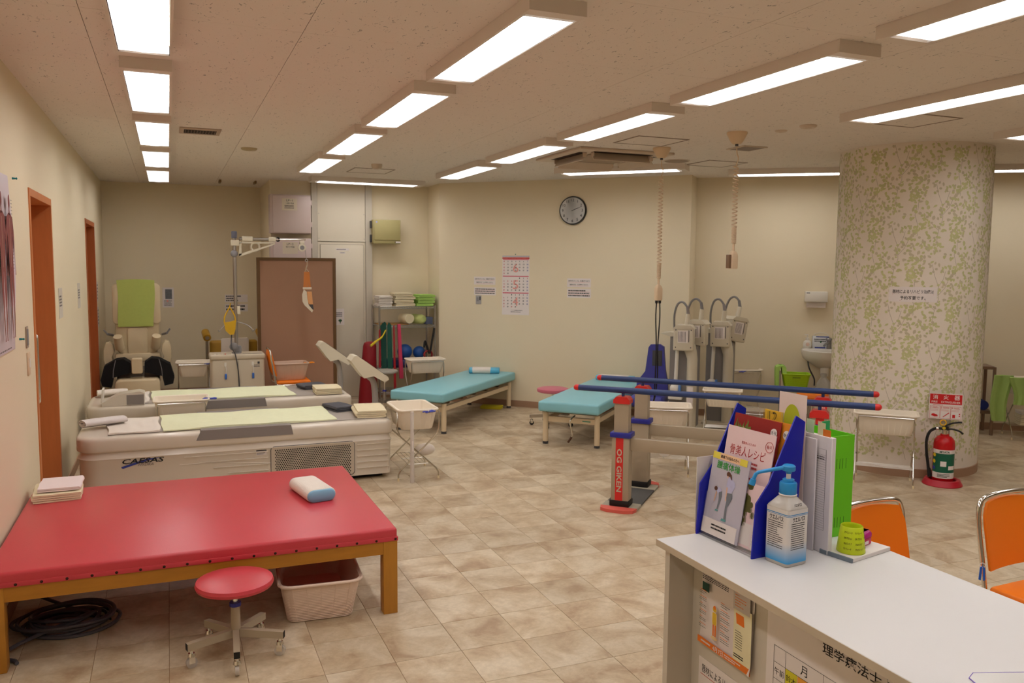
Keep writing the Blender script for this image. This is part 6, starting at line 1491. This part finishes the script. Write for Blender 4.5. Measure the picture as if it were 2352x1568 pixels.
MB().tube(bez([(.0, 0, .462), (.04, 0, .485), (.09, 0, .498), (.115, 0, .50)], 5), .007, 8).tube(bez([(.01, 0, .435), (.05, 0, .442), (.10, 0, .43), (.125, 0, .41)], 5), .007, 8).build('levers', BLACK, t)
MB().tube(arc((-.015, 0, .488), .021, 0, 2*PI, 18, 'xz')[:-1], .0042, 7, closed=True).build('safety_ring', mat('ring_yellow', (236, 180, 30), .4), t)
MB().disc(-.008, .448, .012, -.0125).build('tag', mat('tag_yellow', (220, 190, 40), .5), t, flat=True)
MB().tube(bez([(-.018, 0, .44), (-.06, 0, .44), (-.105, -.005, .41), (-.125, -.01, .34), (-.12, -.01, .24), (-.108, -.01, .16), (-.10, -.01, .10)], 6), .011, 10).cyl((-.10, -.01, .12), (-.088, -.01, .055), .013, .018, seg=12).build('hose', BLACK, t)
MB().cyl((-.045, 0, .44), (-.062, 0, .44), .013, seg=12).build('hose_joint', CHROME, t)
t = thing('extinguisher_stand', 'dark red ring stand with pole under the fire extinguisher', 'stand', (EX.x, EX.y, 0), math.radians(-48))
MB().lathe([(.098, .004), (.098, .0), (.142, .0), (.145, .006), (.125, .045), (.108, .047), (.098, .04), (.098, .004)], 40, caps=False).build('ring', mat('stand_red', (186, 26, 46), .35), t)
MB().cyl((0, 0, .001), (0, 0, .008), .097, seg=32).build('ring_floor', BLACK, t)
MB().cyl((.035, .125, .03), (.035, .125, .56), .007, seg=10).build('pole', STEEL, t)
pp = Matrix.Translation((EX.x, EX.y, 0)) @ rotz(math.radians(-48)) @ Vector((0, .116, .60))
t = thing('extinguisher_sign', 'red and white fire extinguisher sign on the stand pole', 'sign', pp, math.radians(-48)+.03)
SW_, SH_ = .235, .205
MB().box(-SW_/2, SW_/2, -.003, 0, -SH_/2, SH_/2, bev=.001, seg=1).build('board', mat('sign_white', (236, 226, 220), .4), t)
y = -.0036; SR = mat('sign_red', (204, 24, 28), .4)
b = MB().rect(-SW_/2+.004, SW_/2-.004, .018, SH_/2-.005, y)
for k in range(3): x0 = -SW_/2+.007+k*.0745; b.frame(x0, x0+.072, -SH_/2+.006, .002, .0016, y)
for k in range(3):
    x0 = -SW_/2+.007+k*.0745; b.text('123'[k], .014, x0+.008, -.010, y, bold=.03)
    b.dashes(x0+.018, x0+.068, -.018, -.003, 2, y, seed=k); b.dashes(x0+.005, x0+.066, -.04, -.022, 2, y, seed=k+9, fill=.25)
b.poly([(-.10, -.075), (-.095, -.062), (-.08, -.06), (-.055, -.07), (-.052, -.082), (-.075, -.085)], y); b.poly([(-.02, -.085), (-.012, -.086), (.028, -.052), (.024, -.046)], y); b.rect(.05, .07, -.088, -.062, y).rect(.095, .104, -.06, -.05, y).rect(.095, .104, -.075, -.066, y)
b.dashes(-.09, .0, .006, .014, 1, y, seed=2)
b.build('red_print', SR, t, flat=True)
b = MB()
for ch, x in zip('消火器', (-.075, 0, .078)): b.text(ch, .036, x, .073, y-.0006, bold=.008)
b.text('FIRE', .016, -.08, .035, y-.0006, w=.042, bold=.01).text('EXTINGUISHER', .016, .035, .035, y-.0006, w=.135, bold=.01)
b.build('white_lettering', PAPER, t, flat=True)
# notice on the column (wraps the curved face)
dcol = Vector((CX, CY, 0)); fr_ = math.atan2(-CY, -CX)
def cyl_paper(name, label, cat, a_c, zc_, W, H):
    t = thing(name, label, cat, (CX, CY, zc_), a_c+PI/2)
    b = MB(); b.add(*bandp(CR+.002, -W/2/CR, W/2/CR, -H/2, H/2, 10)); b.build('sheet', PAPER, t); return t
# bearing of the point on the column seen at pixel (2097,676)
d_ = ray(2097, 676); d2_ = Vector((d_.x, d_.y)).normalized(); cc = Vector((CX, CY)); tca = cc.dot(d2_); dd = (cc-d2_*tca).length; hit = d2_*(tca-math.sqrt(CR*CR-dd*dd)); aa_ = math.atan2(hit.y-CY, hit.x-CX); zh = CAMH+d_.z/Vector((d_.x, d_.y)).length*hit.length
t = cyl_paper('column_notice', 'pinkish white notice in black lettering on the leafy column', 'notice', aa_, zh, .355, .12)
def bend(mb, r):
    for v in mb.v: a = v.x/CR; v.x, v.y = r*math.sin(a), -r*math.cos(a)
    return mb
bend(MB().text('器材によるリハビリ治療は', .030, 0, .022, 0, w=.30, bold=.01).text('予約不要です。', .030, 0, -.028, 0, w=.185, bold=.01), CR+.003).build('lettering', INK, t, flat=True)
bend(MB().rect(-.15, .15, .0, .0022).rect(-.095, .095, -.05, -.0478), CR+.003).build('red_underline', INKR, t, flat=True)

# ================================================================== beyond the column: rack, trolley, towels
p = atr(2262, 970, DR-.20); s0 = p.dot(U36)
t = thing('steel_rack', 'narrow steel rack against the wall beyond the column', 'rack', (*(N36*(DR-.20)+U36*(s0-.20)).xy, 0), R36)
for x in (-.22, .22):
    for y_ in (-.14, .14): MB().cyl((x, y_, 0), (x, y_, .70), .016, seg=12).build('post', mat('rack_bronze', (136, 110, 92), .35, .7), t)
for z in (.22, .675): MB().box(-.22, .22, -.14, .14, z, z+.03).build('shelf', mat('rack_bronze', (136, 110, 92), .35, .7), t)
p2 = N36*(DR-.22)+U36*(s0-.10)
t = thing('counter_bottle', 'small dark bottle with white cap on the steel rack', 'bottle', (p2.x, p2.y, .7055)); MB().lathe([(0, 0), (.03, 0), (.032, .05), (.02, .09), (0, .09)], 18).build('bottle_body', mat('bottle_olive', (110, 104, 76), .4), t); MB().cyl((0, 0, .088), (0, 0, .105), .014, seg=12).build('cap', WHITE, t)
p2 = N36*(DR-.20)+U36*(s0-.05)
t = thing('rolled_mat', 'dark blue rolled cloth on the low shelf of the steel rack', 'roll', (p2.x, p2.y, .2505), R36); MB().cyl((0, -.1, .05), (0, .1, .05), .048, seg=18).build('roll', mat('dark_blue_cloth', (40, 52, 120), .8), t)
p = N36*(DR-.36)+U36*(s0+.38)
t8 = cart('basket trolley with green towels hanging on it, beyond the column', (p.x, p.y, 0), R36, L=.50, W=.34, zt=.60)
GT = mat('moss_green_towel', (168, 196, 108), .95, var=.06, vscale=30, bump=.5)
def hang(label, x, y_, z, w_, h_, seed):
    r = random.Random(seed); b = MB(); rings = []
    for k in range(9):
        v = k/8; rings.append([((u*w_*(1-.25*v)+.02*math.sin(4*v+seed)), (-.02 if i < 6 else .02)+.015*math.sin(9*u+seed), h_*(1-v)) for i, u in enumerate([-.5, -.3, -.1, .1, .3, .5, .5, .3, .1, -.1, -.3, -.5])])
    b.loft(rings); q = N36*y_+U36*x
    return tag(b.build('hanging_towel', GT, None, (q.x, q.y, z), R36), label, 'towel')
hang('moss green towel hanging long from the trolley corner beyond the column', s0+.04, DR-.50, .18, .17, .46, 2)
hang('moss green towel hanging short beside the long one beyond the column', s0+.19, DR-.58, .36, .17, .27, 5)
for k in range(4):
    q = N36*(DR-.36)+U36*(s0+.38)
    ribbon_towel('folded_towel', '%s folded towel stacked on the trolley rack beyond the column' % PILE[k], (q.x+.002*k, q.y, .134+.036*k), R36+.02*k, .30, .17, .035, 2, TCREAM if k < 3 else TWHITE, 'towels stacked beyond the column', seed=80+k)

# ================================================================== left wall: poster, plates, signs
def onleft(name, label, cat, yc, zc_): return thing(name, label, cat, (XL+.0005, yc, zc_), PI/2)
t = onleft('anatomy_poster', 'anatomy poster of muscles pinned to the left wall by the door', 'poster', 4.51, 1.675)
PW, PH = .68, .87
g = []; nn = 14
for i in range(nn+1):
    u = i/nn
    for j in range(9): v = j/8; g.append(((u-.5)*PW, -.004-.006*math.sin(PI*v)-.012*max(0, u-.85)/.15*(.3+math.sin(3*v)**2), (v-.5)*PH))
MB().add(g, [(i*9+j, (i+1)*9+j, (i+1)*9+j+1, i*9+j+1) for i in range(nn) for j in range(8)]).build('sheet', mat('poster_paper', (222, 208, 214), .35, var=.02), t)
y = -.024; MUS = mat('muscle_print', (136, 66, 62), .6, var=.4, vscale=30, stretch=(3, 3, .6)); TEN = mat('tendon_print', (196, 170, 140), .6)
def figure(x, m1):
    b = MB()
    b.disc(x, .30, .026, y, rz=.036).poly([(x-.012, .27), (x+.012, .27), (x+.016, .235), (x-.016, .235)], y)
    b.poly([(x-.085, .22), (x-.03, .245), (x+.03, .245), (x+.085, .22), (x+.065, .10), (x+.055, .0), (x+.06, -.04), (x-.06, -.04), (x-.055, .0), (x-.065, .10)], y)
    for s_ in (-1, 1):
        b.poly([(x+s_*.085, .215), (x+s_*.105, .16), (x+s_*.115, .06), (x+s_*.125, -.06), (x+s_*.105, -.06), (x+s_*.09, .05), (x+s_*.075, .15)][::s_], y)
        b.poly([(x+s_*.002, -.04), (x+s_*.06, -.04), (x+s_*.058, -.14), (x+s_*.044, -.21), (x+s_*.048, -.26), (x+s_*.03, -.36), (x+s_*.036, -.37), (x+s_*.012, -.37), (x+s_*.018, -.25), (x+s_*.014, -.2)][::s_], y)
    b.build('muscle_figure', m1, t, flat=True)
for x in (-.2, .02, .235): figure(x, MUS)
b = MB(); b.text('ANATOMY', .0, 0, 0, y) if False else None
for x in (-.2, .02, .235): b.rect(x-.003, x+.003, -.02, .22, y-.0004).rect(x-.03, x-.026, -.36, -.21, y-.0004).rect(x+.026, x+.03, -.36, -.21, y-.0004)
b.build('tendon_print', TEN, t, flat=True)
MB().dashes(.28, .325, -.05, .32, 22, y, seed=5, fill=.2).dashes(-.32, .32, -.42, -.40, 1, y, seed=6, fill=.3).build('fine_print', INKG, t, flat=True)
for zz, lab in ((.422, 'teal push pin at the top corner of the anatomy poster'), (-.385, 'teal push pin at the low corner of the anatomy poster')):
    tag(MB().cyl((0, 0, 0), (0, -.018, 0), .006, .004, seg=10).ball((0, -.02, 0), .006, .004, .006, 10, 6).build('push_pin', mat('pin_teal', (30, 130, 130), .4), None, (XL+.03, 4.51+.325, 1.675+zz), PI/2), lab, 'pin')
t = onleft('wall_plate', 'grey metal wall plate beside the first wooden door', 'plate', 5.27, 1.265); MB().box(-.035, .035, -.006, 0, -.06, .06, bev=.002).build('plate', mat('plate_grey', (166, 148, 128), .45), t); MB().box(-.02, .02, -.009, -.006, -.045, .045).build('inset', GREY, t)
t = onleft('light_switch', 'cream light switch below the grey plate beside the door', 'switch', 5.285, 1.115); MB().box(-.035, .035, -.008, 0, -.065, .065, bev=.003).build('plate', IVORY, t); MB().box(-.015, .015, -.012, -.008, -.02, .03).build('rocker', WHITE, t)
for k, (yc, zc_, lab) in enumerate(((6.905, 1.383, 'small white sheet with grey marks right of the first wooden door'), (8.26, 1.39, 'small pale sheet on the wall before the second wooden door'))):
    t = onleft('wall_sheet', lab, 'notice', yc, zc_); MB().box(-.11, .11, -.0015, 0, -.11, .11).build('sheet', mat('pale_sheet', (214, 204, 190), .5), t, flat=True); MB().dashes(-.08, .08, -.03, .06, 4, -.002, seed=k+2).build('fine_print', INKG, t, flat=True)
for k, (zc_, lab) in enumerate(((1.36, 'narrow upper sheet on the wall past the second wooden door'), (1.08, 'narrow lower sheet on the wall past the second wooden door'))):
    t = onleft('wall_sheet', lab, 'notice', 10.32, zc_); MB().box(-.09, .09, -.0015, 0, -.11, .11).build('sheet', mat('pale_sheet', (214, 204, 190), .5), t, flat=True); MB().dashes(-.07, .07, -.09, .09, 5, -.002, seed=k+12).build('fine_print', INKG, t, flat=True)

# ================================================================== ceiling fixtures
def hatch(label, x0, x1, y0, y1):
    t = thing('ceiling_hatch', label, 'hatch', ((x0+x1)/2, (y0+y1)/2, ZC)); a, b_ = (x1-x0)/2, (y1-y0)/2; f = .012
    MB().box(-a, a, -b_, -b_+f, -.004, -.0003).box(-a, a, b_-f, b_, -.004, -.0003).box(-a, -a+f, -b_+f, b_-f, -.004, -.0003).box(a-f, a, -b_+f, b_-f, -.004, -.0003).build('frame', mat('hatch_frame', (150, 128, 108), .5, .3), t)
    MB().box(-a+f, a-f, -b_+f, b_-f, -.002, -.0003).build('cover', BOARD, t)
hatch('square ceiling hatch between the lamp row and the short cord reel', 3.34, 3.80, 5.57, 5.97)
hatch('square ceiling hatch behind the short cord reel, near the slanting wall', 4.68, 5.12, 6.53, 6.94)
hatch('square ceiling hatch below the smoke detector, near the shaft door', 1.80, 2.23, 8.62, 9.06)
hatch('square ceiling hatch in front of the round column', 4.42, 4.88, 4.02, 4.43)
t = thing('air_conditioner', 'four-way ceiling cassette air conditioner with open louvres', 'air conditioner', (3.66, 6.72, ZC))
ACM = mat('cassette_cream', (214, 196, 176), .45, var=.02); a = .46
MB().box(-a, a, -a, a, -.022, -.0004, bev=.006).build('panel', ACM, t)
MB().box(-.25, .25, -.25, .25, -.030, -.0221, bev=.004).build('intake_grille', mat('cassette_grille', (168, 144, 118), .6, bump=.4, bscale=120), t)
for k in range(4):
    T = rotz(k*PI/2)
    o = MB().box(-.29, .29, -.385, -.315, -.0235, -.0221, T=T).build('outlet', mat('outlet_dark', (52, 38, 28), .6), t)
    q = MB(); Tq = T @ Matrix.Translation((0, -.309, -.024)) @ Matrix.Rotation(1.0, 4, 'X'); q.box(-.28, .28, -.075, .0, -.003, .003, T=Tq); q.build('louvre', ACM, t)
    MB().box(-.285, -.275, -.35, -.315, -.06, -.022, T=T).box(.275, .285, -.35, -.315, -.06, -.022, T=T).build('louvre_arms', ACM, o)
t = thing('vent_grille', 'black slotted vent grille in the ceiling by the door-side lamps', 'vent', (.25, 6.81, ZC))
MB().box(-.145, .145, -.155, .155, -.006, -.0004, bev=.002).build('frame', mat('vent_frame', (190, 168, 148), .5), t); MB().box(-.115, .115, -.075, .10, -.0068, -.0061).build('opening', mat('vent_dark', (36, 24, 20), .7), t)
v0 = None
for k in range(11):
    x = -.105+.021*k
    if v0 is None: v0 = MB().box(-.002, .002, -.075, .10, -.010, -.0069).build('slat', mat('vent_slat', (120, 92, 80), .5), t, (x, 0, 0))
    else: share(v0, 'slat', t, (x, 0, 0))
t = thing('exhaust_grille', 'small grey square exhaust grille behind the short cord reel', 'vent', (4.49, 5.75, ZC)); MB().box(-.12, .12, -.12, .12, -.008, -.0004, bev=.003).build('frame', ACM, t); MB().box(-.10, .10, -.10, .10, -.0095, -.0081).build('mesh', mat('exhaust_mesh', (140, 124, 112), .6), t)
t = thing('ceiling_speaker', 'round grey ceiling speaker beside the long cord reel', 'speaker', (4.44, 6.71, ZC)); MB().lathe([(0, -.010), (.10, -.010), (.115, -.006), (.118, -.0004)], 32).build('grille', mat('speaker_grey', (156, 136, 118), .6), t); MB().lathe([(.118, -.0065), (.124, -.004), (.124, -.0004)], 32).build('ring', ACM, t)
def ceil_disc(n, lab, cat, x, y_, r, h_, m=ACM):
    t = thing(n, lab, cat, (x, y_, ZC)); MB().lathe([(0, -h_), (r*.8, -h_), (r*.95, -h_*.6), (r, -.0004)], 28).build('body', m, t); MB().lathe([(0, -h_-.004), (r*.35, -h_-.004), (r*.4, -h_)], 20).build('sensor', m, t)
OLC = mat('detector_olive', (184, 166, 130), .5)
ceil_disc('heat_detector', 'flat round heat detector between the lamp rows near the vent', 'detector', .675, 7.62, .07, .018, OLC)
ceil_disc('smoke_detector', 'round smoke detector by the hatch near the shaft door', 'detector', 1.945, 8.25, .055, .045)
ceil_disc('heat_detector', 'flat round heat detector nearest the leafy column', 'detector', 4.175, 4.68, .06, .018)
ceil_disc('sprinkler_rose', 'small round sprinkler rose beside the heat detector by the column', 'sprinkler', 4.15, 4.93, .045, .012)
for x, y_, lab in ((.60, 10.66, 'small brass ceiling bracket toward the massage chair'), (1.0, 10.62, 'small brass ceiling bracket above the traction mast')):
    t = thing('ceiling_bracket', lab, 'bracket', (x, y_, ZC)); MB().box(-.012, .012, -.10, .10, -.03, -.0004, bev=.003).build('bar', mat('brass_brown', (132, 104, 66), .5), t); MB().cyl((0, 0, -.04), (0, 0, -.029), .008, seg=10).build('screw', STEEL, t)
for o in list(S.objects):
    if o.parent is None and 'group' in o and not o['group']: del o['group']
